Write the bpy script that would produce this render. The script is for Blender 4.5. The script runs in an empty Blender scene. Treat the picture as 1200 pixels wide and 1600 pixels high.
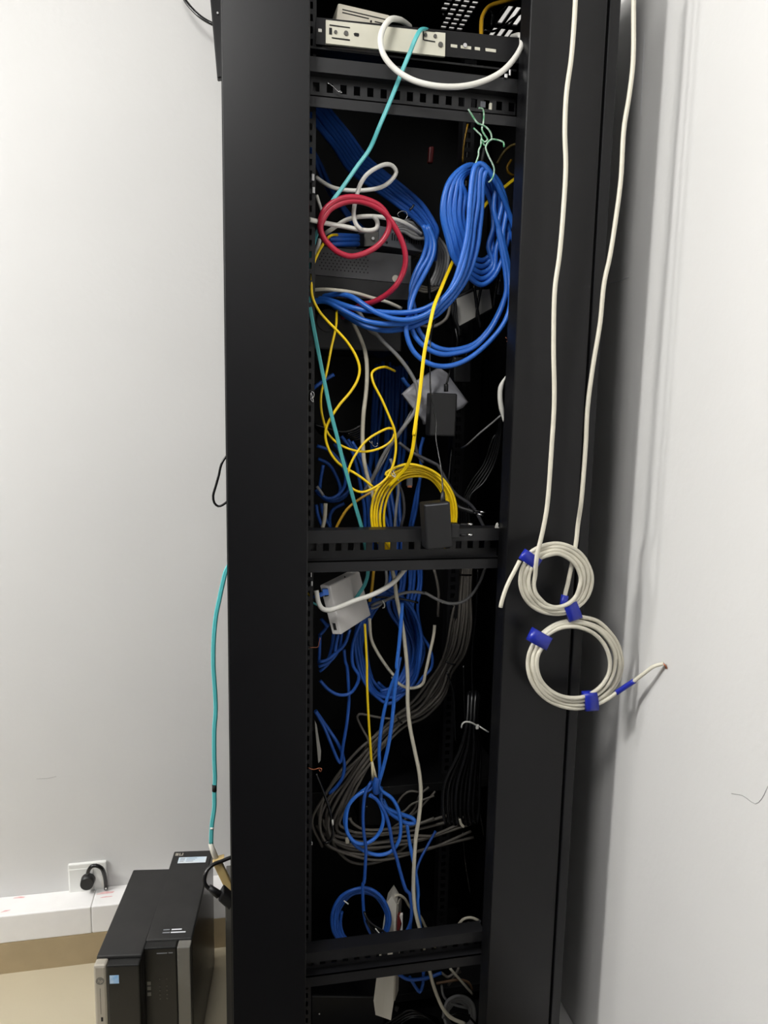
import bpy, bmesh, math, random
from mathutils import Vector, Matrix
random.seed(7)
S = bpy.context.scene
COL = S.collection
F = 1140.0                                   # focal length, pixels of the 1200x1600 photograph
CAM = Vector((0.02, -1.2, 1.5))
AX = [Vector((0.98095853, -0.00888571, 0.19401395)), Vector((-0.19325457, -0.14399981, 0.97052394)), Vector((0.0, 0.0, 0.0))]
_d = Vector((-154, 7890, F)).normalized()
AX[2] = -_d

def ray(px, py):
    v = Vector((px - 600, py - 800, F))
    return Vector((AX[0].dot(v), AX[1].dot(v), AX[2].dot(v)))

def P(px, py, y):                            # where the sight line of a photo point meets the plane Y = y
    r = ray(px, py)
    return CAM + r * ((y - CAM.y) / r.y)

def PX(px, py, x):
    r = ray(px, py)
    return CAM + r * ((x - CAM.x) / r.x)

def PZ(px, py, z):
    r = ray(px, py)
    return CAM + r * ((z - CAM.z) / r.z)

# ------------------------------------------------------------------ materials
def lin(c):
    return tuple(((x / 255) / 12.92 if x / 255 <= 0.04045 else ((x / 255 + 0.055) / 1.055) ** 2.4) for x in c)

def mat(name, rgb, rough=0.5, metal=0.0, spec=0.5, noise=0.0, scale=30.0, bump=0.0, bscale=200.0, rgb2=None, coat=0.0):
    m = bpy.data.materials.new(name)
    m.use_nodes = True
    nt = m.node_tree
    b = nt.nodes['Principled BSDF']
    c = lin(rgb)
    b.inputs['Base Color'].default_value = (*c, 1)
    b.inputs['Roughness'].default_value = rough
    b.inputs['Metallic'].default_value = metal
    b.inputs['Specular IOR Level'].default_value = spec
    b.inputs['Coat Weight'].default_value = coat
    tc = nt.nodes.new('ShaderNodeTexCoord')
    if noise > 0 or rgb2:
        n = nt.nodes.new('ShaderNodeTexNoise')
        n.inputs['Scale'].default_value = scale
        n.inputs['Detail'].default_value = 5
        nt.links.new(tc.outputs['Object'], n.inputs['Vector'])
        r = nt.nodes.new('ShaderNodeValToRGB')
        c2 = lin(rgb2) if rgb2 else tuple(x * (1 - noise) for x in c)
        r.color_ramp.elements[0].position = 0.35
        r.color_ramp.elements[1].position = 0.65
        r.color_ramp.elements[0].color = (*c2, 1)
        r.color_ramp.elements[1].color = (*c, 1)
        nt.links.new(n.outputs['Fac'], r.inputs['Fac'])
        nt.links.new(r.outputs['Color'], b.inputs['Base Color'])
    if bump > 0:
        n2 = nt.nodes.new('ShaderNodeTexNoise')
        n2.inputs['Scale'].default_value = bscale
        n2.inputs['Detail'].default_value = 4
        nt.links.new(tc.outputs['Object'], n2.inputs['Vector'])
        bp = nt.nodes.new('ShaderNodeBump')
        bp.inputs['Strength'].default_value = bump
        bp.inputs['Distance'].default_value = 0.002
        nt.links.new(n2.outputs['Fac'], bp.inputs['Height'])
        nt.links.new(bp.outputs['Normal'], b.inputs['Normal'])
    return m

M = dict(
    wall=mat('wall_paint', (210, 209, 207), 0.75, spec=0.25, noise=0.03, scale=2.5, bump=0.25, bscale=60),
    ceil=mat('ceiling_paint', (190, 191, 193), 0.8),
    wallfar=mat('far_wall_paint', (58, 60, 64), 0.8),
    absorber=mat('bounce_absorber', (44, 44, 46), 0.95, spec=0.1, noise=0.2, scale=80),
    floor=mat('floor_tile', (180, 170, 146), 0.35, noise=0.05, scale=4),
    skirt=mat('skirting_tile', (166, 148, 116), 0.45, noise=0.10, scale=14),
    trunk=mat('trunking_plastic', (232, 230, 228), 0.5, noise=0.03, scale=25),
    powder=mat('black_powder_coat', (13, 13, 15), 0.38, spec=0.32, noise=0.06, scale=60, bump=0.08, bscale=900),
    member=mat('black_rail_paint', (27, 27, 29), 0.42, spec=0.45, noise=0.06, scale=60),
    inner=mat('black_inner_steel', (13, 13, 14), 0.55, spec=0.4),
    gap=mat('gap_black', (6, 6, 6), 0.9, spec=0.1),
    blackpl=mat('black_plastic', (18, 18, 20), 0.45, noise=0.05, scale=80),
    blackgl=mat('black_gloss_plastic', (10, 10, 10), 0.35),
    blackcab=mat('black_cable', (20, 20, 21), 0.27),
    devblack=mat('grey_black_steel', (56, 56, 58), 0.5, noise=0.05, scale=40),
    dustblack=mat('dusty_black_steel', (22, 22, 22), 0.5, rgb2=(36, 35, 34), scale=9),
    greysteel=mat('dark_grey_steel', (82, 80, 76), 0.5, spec=0.5),
    pcside=mat('grey_case_paint', (74, 70, 64), 0.32, metal=0.3),
    greyplate=mat('grey_switch_steel', (92, 94, 100), 0.5),
    silver=mat('silver_plastic', (168, 162, 150), 0.42, metal=0.3),
    silver2=mat('grey_silver_plastic', (112, 110, 104), 0.42, metal=0.3),
    chrome=mat('bright_metal', (205, 205, 205), 0.25, metal=1.0),
    copper=mat('copper', (190, 120, 90), 0.35, metal=0.9),
    cream=mat('cream_painted_steel', (206, 203, 186), 0.45, noise=0.04, scale=40),
    beige=mat('beige_plastic', (198, 192, 176), 0.5),
    slot=mat('slot_black', (10, 10, 10), 0.8),
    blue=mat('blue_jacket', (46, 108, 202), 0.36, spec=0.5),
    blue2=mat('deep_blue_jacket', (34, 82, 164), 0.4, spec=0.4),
    white=mat('white_jacket', (222, 220, 212), 0.4),
    cable_w=mat('ivory_jacket', (212, 207, 190), 0.45, noise=0.05, scale=60),
    ivory=mat('beige_jacket', (196, 190, 172), 0.45),
    grey=mat('grey_jacket', (134, 134, 134), 0.45),
    taupe=mat('taupe_grey_jacket', (104, 99, 92), 0.5),
    dgrey=mat('dark_grey_jacket', (74, 74, 78), 0.45),
    aqua=mat('aqua_jacket', (82, 176, 178), 0.4),
    yellow=mat('yellow_jacket', (250, 212, 18), 0.38),
    amber=mat('amber_jacket', (186, 142, 30), 0.42),
    red=mat('red_jacket', (176, 36, 60), 0.35),
    tape=mat('blue_tape', (30, 44, 158), 0.35, spec=0.55, noise=0.15, scale=90),
    label=mat('grey_label', (158, 156, 150), 0.6, noise=0.06, scale=20),
    bag=mat('silver_grey_film', (168, 168, 174), 0.4, noise=0.10, scale=16),
    box=mat('white_box_plastic', (206, 203, 200), 0.5, noise=0.04, scale=20),
    strip=mat('white_strip_plastic', (206, 202, 190), 0.45),
    gwire=mat('green_white_wire', (205, 222, 208), 0.4, rgb2=(70, 160, 104), scale=170),
    bootcream=mat('cream_boot', (216, 204, 168), 0.45),
    sticker=mat('blue_sticker', (120, 172, 218), 0.4, rgb2=(200, 214, 226), scale=60),
    stickerw=mat('pale_label', (222, 226, 228), 0.5, rgb2=(170, 200, 222), scale=14),
    ink=mat('print_white', (210, 212, 216), 0.5),
    pencil=mat('pencil_grey', (150, 150, 148), 0.8),
    inkgrey=mat('print_grey', (120, 122, 126), 0.5),
    stain=mat('red_stain', (214, 150, 150), 0.7, rgb2=(224, 200, 198), scale=60),
    plate=mat('socket_plate', (226, 226, 222), 0.3),
    darkred=mat('dark_red_plastic', (96, 22, 22), 0.5),
    brown=mat('brown_jacket', (110, 84, 60), 0.5),
    olive=mat('olive_jacket', (112, 96, 50), 0.5),
    zip=mat('white_nylon', (224, 222, 214), 0.4),
    goldplate=mat('beige_gold_clip', (188, 164, 112), 0.4),
)

# ------------------------------------------------------------------ mesh helpers
class MB:
    def __init__(self):
        self.v, self.f, self.sm = [], [], []

    def add(self, vs, fs, smooth=False):
        o = len(self.v)
        self.v += [Vector(v) for v in vs]
        self.f += [tuple(i + o for i in f) for f in fs]
        self.sm += [smooth] * len(fs)
        return self

    def box(self, a, b):
        (x0, y0, z0), (x1, y1, z1) = a, b
        return self.add([(x0, y0, z0), (x1, y0, z0), (x1, y1, z0), (x0, y1, z0), (x0, y0, z1), (x1, y0, z1), (x1, y1, z1), (x0, y1, z1)],
                        [(0, 3, 2, 1), (4, 5, 6, 7), (0, 1, 5, 4), (1, 2, 6, 5), (2, 3, 7, 6), (3, 0, 4, 7)])

    def obox(self, o, ex, ey, ez, bev=0.0):
        """box from corner o along three edge vectors, edges rounded by bev"""
        o, ex, ey, ez = Vector(o), Vector(ex), Vector(ey), Vector(ez)
        bm = bmesh.new()
        sx, sy, sz = ex.length, ey.length, ez.length
        bmesh.ops.create_cube(bm, size=1)
        for v in bm.verts:
            v.co = Vector(((v.co.x + .5) * sx, (v.co.y + .5) * sy, (v.co.z + .5) * sz))
        if bev > 0:
            bmesh.ops.bevel(bm, geom=list(bm.edges), offset=bev, segments=2, profile=0.5, affect='EDGES')
        ux, uy, uz = ex.normalized(), ey.normalized(), ez.normalized()
        flip = ux.cross(uy).dot(uz) < 0
        bm.verts.index_update()
        vs = [o + ux * v.co.x + uy * v.co.y + uz * v.co.z for v in bm.verts]
        fs = [tuple(v.index for v in (reversed(f.verts) if flip else f.verts)) for f in bm.faces]
        bm.free()
        return self.add(vs, fs)

    def prism(self, pts, dv):
        """polygon pts (3-D, planar) extruded by dv"""
        pts = [Vector(p) for p in pts]
        dv = Vector(dv)
        n = len(pts)
        nrm = Vector((0, 0, 0))
        for i in range(n):
            nrm += (pts[i] - pts[0]).cross(pts[(i + 1) % n] - pts[0])
        if nrm.dot(dv) > 0:
            pts.reverse()
        fs = [tuple(range(n)), tuple(range(2 * n - 1, n - 1, -1))] + [(i, i + n, (i + 1) % n + n, (i + 1) % n) for i in range(n)]
        return self.add(pts + [p + dv for p in pts], fs)

    def cyl(self, a, b, r, n=16, r2=None, smooth=True):
        a, b = Vector(a), Vector(b)
        r2 = r if r2 is None else r2
        t = (b - a).normalized()
        u = t.orthogonal().normalized()
        w = t.cross(u)
        vs = []
        for c, rr in ((a, r), (b, r2)):
            for i in range(n):
                an = 2 * math.pi * i / n
                vs.append(c + (u * math.cos(an) + w * math.sin(an)) * rr)
        fs = [(i, (i + 1) % n, (i + 1) % n + n, i + n) for i in range(n)]
        self.add(vs, fs, smooth)
        o = len(self.v) - 2 * n
        self.f += [tuple(o + i for i in range(n - 1, -1, -1)), tuple(o + n + i for i in range(n))]
        self.sm += [False, False]
        return self

    def lattice(self, xs, zs, y0, y1, solid):
        """plate in the XZ plane between y0 (front) and y1; cells for which solid(i, j) is false are open"""
        nx, nz = len(xs), len(zs)
        idx = {}
        o = len(self.v)
        vs = []

        def vid(i, j, k):
            key = (i, j, k)
            if key not in idx:
                idx[key] = len(vs)
                vs.append((xs[i], y0 if k == 0 else y1, zs[j]))
            return idx[key]
        fs = []
        ok = lambda i, j: 0 <= i < nx - 1 and 0 <= j < nz - 1 and solid(i, j)
        for i in range(nx - 1):
            for j in range(nz - 1):
                if not ok(i, j):
                    continue
                fs.append((vid(i, j, 0), vid(i + 1, j, 0), vid(i + 1, j + 1, 0), vid(i, j + 1, 0)))
                fs.append((vid(i, j, 1), vid(i, j + 1, 1), vid(i + 1, j + 1, 1), vid(i + 1, j, 1)))
                if not ok(i - 1, j):
                    fs.append((vid(i, j, 0), vid(i, j + 1, 0), vid(i, j + 1, 1), vid(i, j, 1)))
                if not ok(i + 1, j):
                    fs.append((vid(i + 1, j, 0), vid(i + 1, j, 1), vid(i + 1, j + 1, 1), vid(i + 1, j + 1, 0)))
                if not ok(i, j - 1):
                    fs.append((vid(i, j, 0), vid(i, j, 1), vid(i + 1, j, 1), vid(i + 1, j, 0)))
                if not ok(i, j + 1):
                    fs.append((vid(i, j + 1, 0), vid(i + 1, j + 1, 0), vid(i + 1, j + 1, 1), vid(i, j + 1, 1)))
        return self.add(vs, fs)

    def sweep(self, pts, rad, n=10, flat=None, up=None):
        """smooth tube along pts; rad a number or one per point; flat(angle) scales the radius round the section"""
        pts = [Vector(p) for p in pts]
        m = len(pts)
        rs = rad if isinstance(rad, (list, tuple)) else [rad] * m
        tang = [(pts[min(i + 1, m - 1)] - pts[max(i - 1, 0)]).normalized() for i in range(m)]
        u = tang[0].orthogonal().normalized()
        vs = []
        for i in range(m):
            t = tang[i]
            if up is not None:
                u = up.cross(t)
                u = u.normalized() if u.length > 1e-6 else t.orthogonal().normalized()
            else:
                u = (u - t * u.dot(t))
                u = u.normalized() if u.length > 1e-6 else t.orthogonal().normalized()
            w = t.cross(u)
            for k in range(n):
                a = 2 * math.pi * k / n
                s = rs[i] * (flat(a) if flat else 1.0)
                vs.append(pts[i] + (u * math.cos(a) + w * math.sin(a)) * s)
        fs = []
        for i in range(m - 1):
            for k in range(n):
                fs.append((i * n + k, i * n + (k + 1) % n, (i + 1) * n + (k + 1) % n, (i + 1) * n + k))
        self.add(vs, fs, True)
        o = len(self.v) - m * n
        self.f += [tuple(o + k for k in range(n - 1, -1, -1)), tuple(o + (m - 1) * n + k for k in range(n))]
        self.sm += [False, False]
        return self

    def build(self, name, m, parent=None):
        me = bpy.data.meshes.new(name)
        org = Vector((0, 0, 0))
        if parent is not None:
            org = wloc(parent)
        elif self.v:
            lo = [min(v[i] for v in self.v) for i in range(3)]
            hi = [max(v[i] for v in self.v) for i in range(3)]
            org = Vector(((lo[0] + hi[0]) / 2, (lo[1] + hi[1]) / 2, lo[2]))
        me.from_pydata([v - org for v in self.v], [], self.f)
        me.polygons.foreach_set('use_smooth', self.sm)
        me.materials.append(M[m] if isinstance(m, str) else m)
        me.update()
        o = bpy.data.objects.new(name, me)
        COL.objects.link(o)
        if parent is not None:
            o.parent = parent
        else:
            o.location = org
        return o

def wloc(o):
    v = Vector(o.location)
    while o.parent is not None:
        o = o.parent
        v += Vector(o.location)
    return v

def tag(o, label, cat, group=None):
    o['label'] = label
    o['category'] = cat
    if group:
        o['group'] = group
    return o

def thing(name, label, cat, loc, group=None):
    o = bpy.data.objects.new(name, None)
    o.location = loc
    o.empty_display_size = 0.05
    COL.objects.link(o)
    return tag(o, label, cat, group)

def struct(o):
    o['kind'] = 'structure'
    return o

def spline(pts, step=0.008):
    """Catmull-Rom through the 3-D points, resampled finely"""
    pts = [Vector(p) for p in pts]
    if len(pts) < 3:
        return pts
    q = [pts[0] * 2 - pts[1]] + pts + [pts[-1] * 2 - pts[-2]]
    out = []
    for i in range(1, len(q) - 2):
        p0, p1, p2, p3 = q[i - 1], q[i], q[i + 1], q[i + 2]
        t = [0.0]
        for a, b in ((p0, p1), (p1, p2), (p2, p3)):
            t.append(t[-1] + max((b - a).length, 1e-5) ** 0.5)
        n = max(2, min(40, int((p2 - p1).length / step) + 1))
        for k in range(n):
            x = t[1] + (t[2] - t[1]) * k / n
            A1 = p0 * ((t[1] - x) / (t[1] - t[0])) + p1 * ((x - t[0]) / (t[1] - t[0]))
            A2 = p1 * ((t[2] - x) / (t[2] - t[1])) + p2 * ((x - t[1]) / (t[2] - t[1]))
            A3 = p2 * ((t[3] - x) / (t[3] - t[2])) + p3 * ((x - t[2]) / (t[3] - t[2]))
            B1 = A1 * ((t[2] - x) / (t[2] - t[0])) + A2 * ((x - t[0]) / (t[2] - t[0]))
            B2 = A2 * ((t[3] - x) / (t[3] - t[1])) + A3 * ((x - t[1]) / (t[3] - t[1]))
            out.append(B1 * ((t[2] - x) / (t[2] - t[1])) + B2 * ((x - t[1]) / (t[2] - t[1])))
    out.append(pts[-1])
    return out

CROP = dict(A=(480, 160), B=(640, 160), C=(480, 320), D=(630, 320), E=(480, 480), F=(630, 480), G=(480, 650), H=(630, 650), I=(480, 860),
            J=(620, 860), K=(480, 1040), L=(620, 1040), M=(480, 1200), N=(620, 1200), O=(480, 1380), Q=(600, 1380))

def c(k, *uv):
    ox, oy = CROP[k]
    return [(ox + u / 6, oy + v / 6) for u, v in uv]

def lift(pts, dep):
    """photo points -> points in the rack: dep one depth, or a list of depths spread along the path"""
    out = []
    n = len(pts)
    for i, p in enumerate(pts):
        if len(p) == 3:
            d = p[2]
        elif isinstance(dep, (list, tuple)):
            x = i / max(1, n - 1) * (len(dep) - 1)
            k = min(int(x), len(dep) - 2)
            d = dep[k] + (dep[k + 1] - dep[k]) * (x - k)
        else:
            d = dep
        out.append(P(p[0], p[1], d))
    return out

def wpx(w, d):
    return w / 2 * (d + 1.2) / F

def dup8(a):
    return 0.42 + 0.58 * abs(math.cos(a))

UPV = Vector((0.19, 0.97, -0.14))

def cable(name, pts, dep, w, m, label, cat='cable', group=None, duplex=False, parent=None, step=0.008):
    p3 = spline(lift(pts, dep), step)
    d = dep if not isinstance(dep, (list, tuple)) else sum(dep) / len(dep)
    b = MB()
    if duplex:
        b.sweep(p3, wpx(w, d), 12, dup8, UPV)
    else:
        b.sweep(p3, wpx(w, d), 10)
    o = b.build(name, m, parent)
    if label:
        tag(o, label, cat, group)
    return o

def ringpts(cx, cy, rx0, ry0, rx1, ry1, turns, a0=0.0, n=14, dx=0.0, dy=0.0, jit=1.5, y0=0.1, y1=0.12, rev=False, wob=0.0):
    """photo points of a coil that winds from radius rx0,ry0 to rx1,ry1, its centre drifting by dx,dy"""
    out = []
    tot = int(turns * n)
    ox = [random.uniform(-wob, wob) for _ in range(int(turns) + 3)]
    oy = [random.uniform(-wob, wob) for _ in range(int(turns) + 3)]
    for i in range(tot + 1):
        s = i / tot
        a = a0 + (-1 if rev else 1) * 2 * math.pi * turns * s
        rx = rx0 + (rx1 - rx0) * s + random.uniform(-jit, jit)
        ry = ry0 + (ry1 - ry0) * s + random.uniform(-jit, jit)
        k_, fr = int(s * turns), s * turns - int(s * turns)
        wx, wy = ox[k_] * (1 - fr) + ox[k_ + 1] * fr, oy[k_] * (1 - fr) + oy[k_ + 1] * fr
        out.append((cx + wx + dx * s + rx * math.cos(a), cy + wy + dy * s + ry * math.sin(a), y0 + (y1 - y0) * s + random.uniform(-.002, .002)))
    return out

# ------------------------------------------------------------------ the room
XW, YB, XL, YF, ZC = 0.73, 0.767, -4.8, -3.6, 2.7
struct(MB().box((XL - .1, YB, 0), (XW + .1, YB + .1, ZC)).build('wall_back', 'wall'))
struct(MB().box((XW, YF, 0), (XW + .1, YB, ZC)).build('wall_right', 'wall'))
struct(MB().box((XL - .1, YF, 0), (XL, YB, ZC)).build('wall_left', 'wallfar'))
struct(MB().box((XL - .1, YF - .1, 0), (XW + .1, YF, ZC)).build('wall_front', 'wallfar'))
struct(MB().box((XL - .1, YF - .1, -.1), (XW + .1, YB + .1, 0)).build('floor', 'floor'))
o = struct(MB().box((XL, YF, 0), (XW - .08, -.15, .006)).build('floor_absorber', 'absorber'))  # unseen dark sheet, added to cut the light bouncing off the floor
struct(MB().box((XL - .1, YF - .1, ZC), (XW + .1, YB + .1, ZC + .1)).build('ceiling', 'ceil'))
struct(MB().box((XL, .686, 0), (XW, YB, .088)).build('baseboard_back', 'skirt'))
struct(MB().box((.655, YF, 0), (XW, .686, .088)).build('baseboard_right', 'skirt'))
# white trunking that runs along the wall above the skirting tiles, in two lengths with a joint
JX = P(143, 1440, .686).x
t1 = struct(MB().obox((XL, .686, .088), (JX - .0003 - XL, 0, 0), (0, YB - .686, 0), (0, 0, .078), .003).build('trim_1', 'trunk'))
t2 = struct(MB().obox((JX + .0003, .686, .088), (XW - JX - .0003, 0, 0), (0, YB - .686, 0), (0, 0, .078), .003).build('trim_2', 'trunk'))
struct(MB().obox((.655, YF, .088), (XW - .655, 0, 0), (0, .686 - YF, 0), (0, 0, .078), .003).build('trim_3', 'trunk'))
for tr, quads in ((t1, [((0, 1426), (14, 1423), 3), ((20, 1404), (37, 1403), 4), ((150, 1398), (176, 1395), 5), ((156, 1403), (174, 1401), 2)]),
                  ):
    s = MB()
    for (a, b, wd) in quads:
        p, q = PZ(a[0], a[1], .1668), PZ(b[0], b[1], .1668)
        e = .0006 * wd
        s.add([p, q, q + Vector((.004, e * 2, 0)), (p + q) / 2 + Vector((0, e * 3.2, 0)), p + Vector((.003, e * 1.6, 0))], [(0, 1, 2, 3, 4)])
    o = s.build('stain', 'stain', tr)
# scuffs on the right-hand wall
def wall_mark(name, pts, w):
    s = MB().sweep(spline([PX(x, y, XW - .0005) for x, y in pts], .01), w, 6)
    return s
scuff = wall_mark('scuff', [(1143, 1240), (1160, 1243), (1180, 1256), (1190, 1248), (1200, 1228)], .0004)
scuff.build('scuff_mark', 'pencil', bpy.data.objects['wall_right'])
wall_mark('scratch', [(950, 443), (966, 439), (983, 433)], .0005).build('scratch_mark', 'ink', bpy.data.objects['wall_right'])
wall_mark('scratch', [(1007, 50), (1004, 120), (1001, 180)], .0003).build('scratch_mark', 'ink', bpy.data.objects['wall_right'])
MB().sweep(spline([P(x, y, YB - .0004) for x, y in [(57, 1217), (75, 1216), (88, 1213)]], .01), .0003, 6).build('scuff_mark', 'pencil', bpy.data.objects['wall_back'])

# ------------------------------------------------------------------ the rack
rack = thing('server_rack', 'tall black open-sided server rack stuffed with tangled cables', 'rack', (.31, .3, 0))
W = .617
RT = 2.265
YM = .045
for x0, x1 in ((0, .1315), (.4825, .6145)):
    MB().obox((x0, 0, .03), (x1 - x0, 0, 0), (0, YM, 0), (0, 0, RT - .03), .002).build('post', 'powder', rack)
for x0, x1 in ((0, .06), (.557, .617)):
    MB().obox((x0, .57, .03), (x1 - x0, 0, 0), (0, .045, 0), (0, 0, RT - .03), .002).build('post', 'powder', rack)
MB().box((.613, .004, .03), (.6185, .04, RT)).build('door_gap', 'gap', rack)
MB().obox((.6185, 0, .03), (.0195, 0, 0), (0, .6, 0), (0, 0, RT - .03), .002).build('side_door', 'powder', rack)
MB().box((0, .62, .03), (W, .626, RT)).build('rear_panel', 'inner', rack)
MB().box((-.002, .046, .03), (.004, .57, RT)).build('side_panel', 'inner', rack)
MB().box((0, .05, .03), (W, .62, .06)).build('bottom_panel', 'inner', rack)
MB().obox((-.022, .42, .0), (.018, 0, 0), (0, .14, 0), (0, 0, PZ(352, 1428, .33).z), .002).build('side_bracket', 'greysteel', rack)
# top panel with a patch of slotted vents and a cable entry, the ceiling shows through
def top_panel():
    b = MB()
    xs = [0.0]
    for cx in (.4165, .4335, .4503, .4672):
        xs += [cx - .0056, cx + .0056]
    for a_, b_ in ((.533, .543), (.549, .559), (.565, .575)):
        xs += [a_, b_]
    xs += [.6185]
    zs = [0.0]
    for k in range(9):
        zs += [.2515 + k * .0167 - .0052, .2515 + k * .0167 + .0052]
    zs += [.62]

    def solid(i, j):
        if i in (3, 5, 7) and 1 <= j <= 17 and j % 2 == 1:
            return False
        if i == 1 and j in (1, 3, 5):
            return False
        if i in (9, 11, 13) and 1 <= j <= 17:
            return j in (9, 10)
        return True
    b.lattice(xs, zs, 0, .003, solid)
    b.v = [Vector((v.x, v.z, RT - .003 + v.y)) for v in b.v]
    return b.build('top_panel', 'inner', rack)
top_panel()

def member(px, ys, name='cross_member', holes=True, pitch=.0221, dep=.03):
    """C-section rail across the opening: top lip, set-back plate with square holes, bottom lip"""
    z = [P(px, y, YM).z for y in ys]      # lip top, lip bottom, lower lip top, lower lip bottom
    x0, x1 = .105, .509
    b = MB()
    zt, z1, z2, zb = z
    b.box((x0, YM, z1), (x1, YM + .003, zt))
    b.box((x0, YM, zt - .002), (x1, YM + dep, zt))
    b.box((x0, YM, zb), (x1, YM + .003, z2))
    b.box((x0, YM, z2 - .002), (x1, YM + dep, z2))
    return b, (x0, x1, zt, z1, z2, zb), dep

def make_member(px, ys, plate_at=.016, hole_rows=(.30, .72)):
    zt, z1, z2, zb = [P(px, y, YM).z for y in ys]
    x0, x1 = .128, .4875
    yp = YM + plate_at
    b = MB()
    b.box((x0, YM, z1), (x1, YM + .002, zt))
    b.box((x0, YM, z1 - .002), (x1, yp, z1))
    b.box((x0, YM, z2 - .002), (x1, yp, z2))
    b.box((x0, YM, zb), (x1, YM + .002, z2))
    b.box((x0, YM + .002, zt - .002), (x1, YM + .03, zt))
    xs = [x0]
    x = x0 + .014
    while x + .011 < x1:
        xs += [x, x + .0105]
        x += .0222
    xs += [x1]
    h = z1 - z2
    zs = [z2, z2 + h * hole_rows[0], z2 + h * hole_rows[1], z1]
    b.lattice(xs, zs, yp, yp + .002, lambda i, j: not (i % 2 == 1 and j == 1))
    return b.build('cross_member', 'member', rack)
make_member(635, (104.5, 125, 163, 181), .018, (.34, .72))
make_member(635, (827, 845, 874, 891), .020, (.42, .86))
make_member(620, (1472, 1486, 1508, 1524), .020, (.2, .6))

def rail(x0, x1, y, z0, z1, hx0, hx1):
    b = MB()
    zs = [z0]
    z = z0 + .008
    while z + .011 < z1:
        zs += [z, z + .0105]
        z += .0183
    zs += [z1]
    b.lattice([x0, hx0, hx1, x1], zs, y, y + .002, lambda i, j: not (i == 1 and j % 2 == 1))
    b.box((x0 - .002, y, z0), (x0, y + .03, z1))
    b.box((x1 - .001, y + .002, z0), (x1 + .001, y + .022, z1))
    return b.build('mounting_rail', 'member', rack)
rail(.120, .1475, .075, .2, RT - .05, .132, .1425)
rail(.4675, .49, .3, .2, RT - .05, .472, .4825)
# shelf plate half way down the lower bay
zs_ = P(620, 1228, .26).z
MB().obox((.01, .26, zs_ - .02), (.59, 0, 0), (0, .3, 0), (0, 0, .02), .001).build('shelf', 'inner', rack)
zs2 = P(620, 1555, .3).z
MB().obox((.01, .3, zs2 - .02), (.59, 0, 0), (0, .27, 0), (0, 0, .02), .001).build('shelf', 'inner', rack)
# cage nuts and screws seen in the rail holes
def nut(px, py, dep, w=5, h=8, m='chrome'):
    p = P(px, py, dep)
    s = wpx(1, dep) * 2
    MB().obox(p - Vector((w * s / 2, 0, h * s / 2)), (w * s, 0, 0), (0, .006, 0), (0, 0, h * s), .0006).build('cage_nut', m, rack)
nut(489, 277, .07, 4, 10)
nut(490, 297, .07, 4, 9)
nut(755, 163, .062, 8, 9, 'greyplate')
nut(767, 166, .062, 4, 10, 'cream')
nut(791, 118, .04, 5, 6)
nut(797, 113, .04, 3, 9)
nut(486, 898, .068, 2, 8)
nut(487, 912, .068, 3, 8)
nut(487, 1318, .068, 3, 6)

# ------------------------------------------------------------------ slide rail with the cream plate
def quadbox(b, pts, y, th, bev=0):
    pp = [P(x, yy, y) for x, yy in pts]
    b.prism(pp, (0, th, 0))
    return b
sl = thing('slide_rail', 'black steel slide bar across the top opening with cream mounting plate', 'rail', P(650, 105, .06))
b = MB()
pr = lambda u, v: (680 + u / 8, v / 8)
pl = lambda u, v: (480 + u / 8, v / 8)
quadbox(b, [pl(110, 215), pr(1130, 480), pr(1130, 800), pl(110, 550)], .052, .004)
b.box((.133, .056, P(650, 92, .052).z), (.484, .085, P(650, 92, .052).z + .003))
b.build('slide_bar', 'powder', sl)
b = MB()
quadbox(b, [pl(233, 248), pr(128, 412), pr(122, 705), pl(233, 540)], .046, .005)
cp = b.build('mounting_plate', 'cream', sl)
cp['label'] = 'cream painted plate with slots and screws'
def pslot(pts, f=pl, y=.0452):
    MB().prism([P(*f(u, v), y) for u, v in pts], (0, .0004, 0)).build('slot', 'slot', cp)
pslot([(280, 303), (535, 340), (535, 352), (280, 318)])
pslot([(305, 463), (535, 492), (535, 510), (310, 478)])
pslot([(275, 345), (310, 348), (312, 432), (275, 428)])
pslot([(580, 418), (600, 408), (645, 416), (650, 440), (640, 458), (590, 448)])
pslot([(90, 165), (110, 170), (110, 190), (90, 185)], pr)
pslot([(-140, 375 - 5), (0, 388), (0, 400), (-140, 382)], pr)
pslot([(-140, 490), (0, 515), (0, 528), (-140, 505)], pr)
pslot([(-155, 372), (-140, 372), (-140, 500), (-155, 500)], pr)
for f, u, v, r in ((pl, 355, 403, 2.3), (pl, 485, 418, 3.2), (pr, -122, 440, 2.4), (pr, -2, 455, 2.6), (pr, 65, 560, 3.6)):
    p = P(*f(u, v), .046)
    MB().cyl(p, p - Vector((0, .002, 0)), wpx(r * 2, .05), 14).build('screw', 'greysteel', cp)
for u0, u1 in ((195, 275), (320, 450), (495, 560), (630, 760)):
    dv = (u0 - 195) * .115
    dv1 = (u1 - 195) * .115
    MB().prism([P(*pr(u0, 550 + dv), .0515), P(*pr(u1, 552 + dv1), .0515), P(*pr(u1, 590 + dv1), .0515), P(*pr(u0, 588 + dv), .0515)], (0, .0008, 0)).build('slot_plate', 'cream', sl)
p = P(*pr(370, 570), .051)
MB().cyl(p, p - Vector((0, .002, 0)), wpx(6, .05), 14).build('screw', 'chrome', sl)
p = P(*pl(160, 378), .051)
MB().obox(p - Vector((.003, 0, .0025)), (.006, 0, 0), (0, .002, 0), (0, 0, .005), .0005).build('clip', 'zip', sl)

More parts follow.
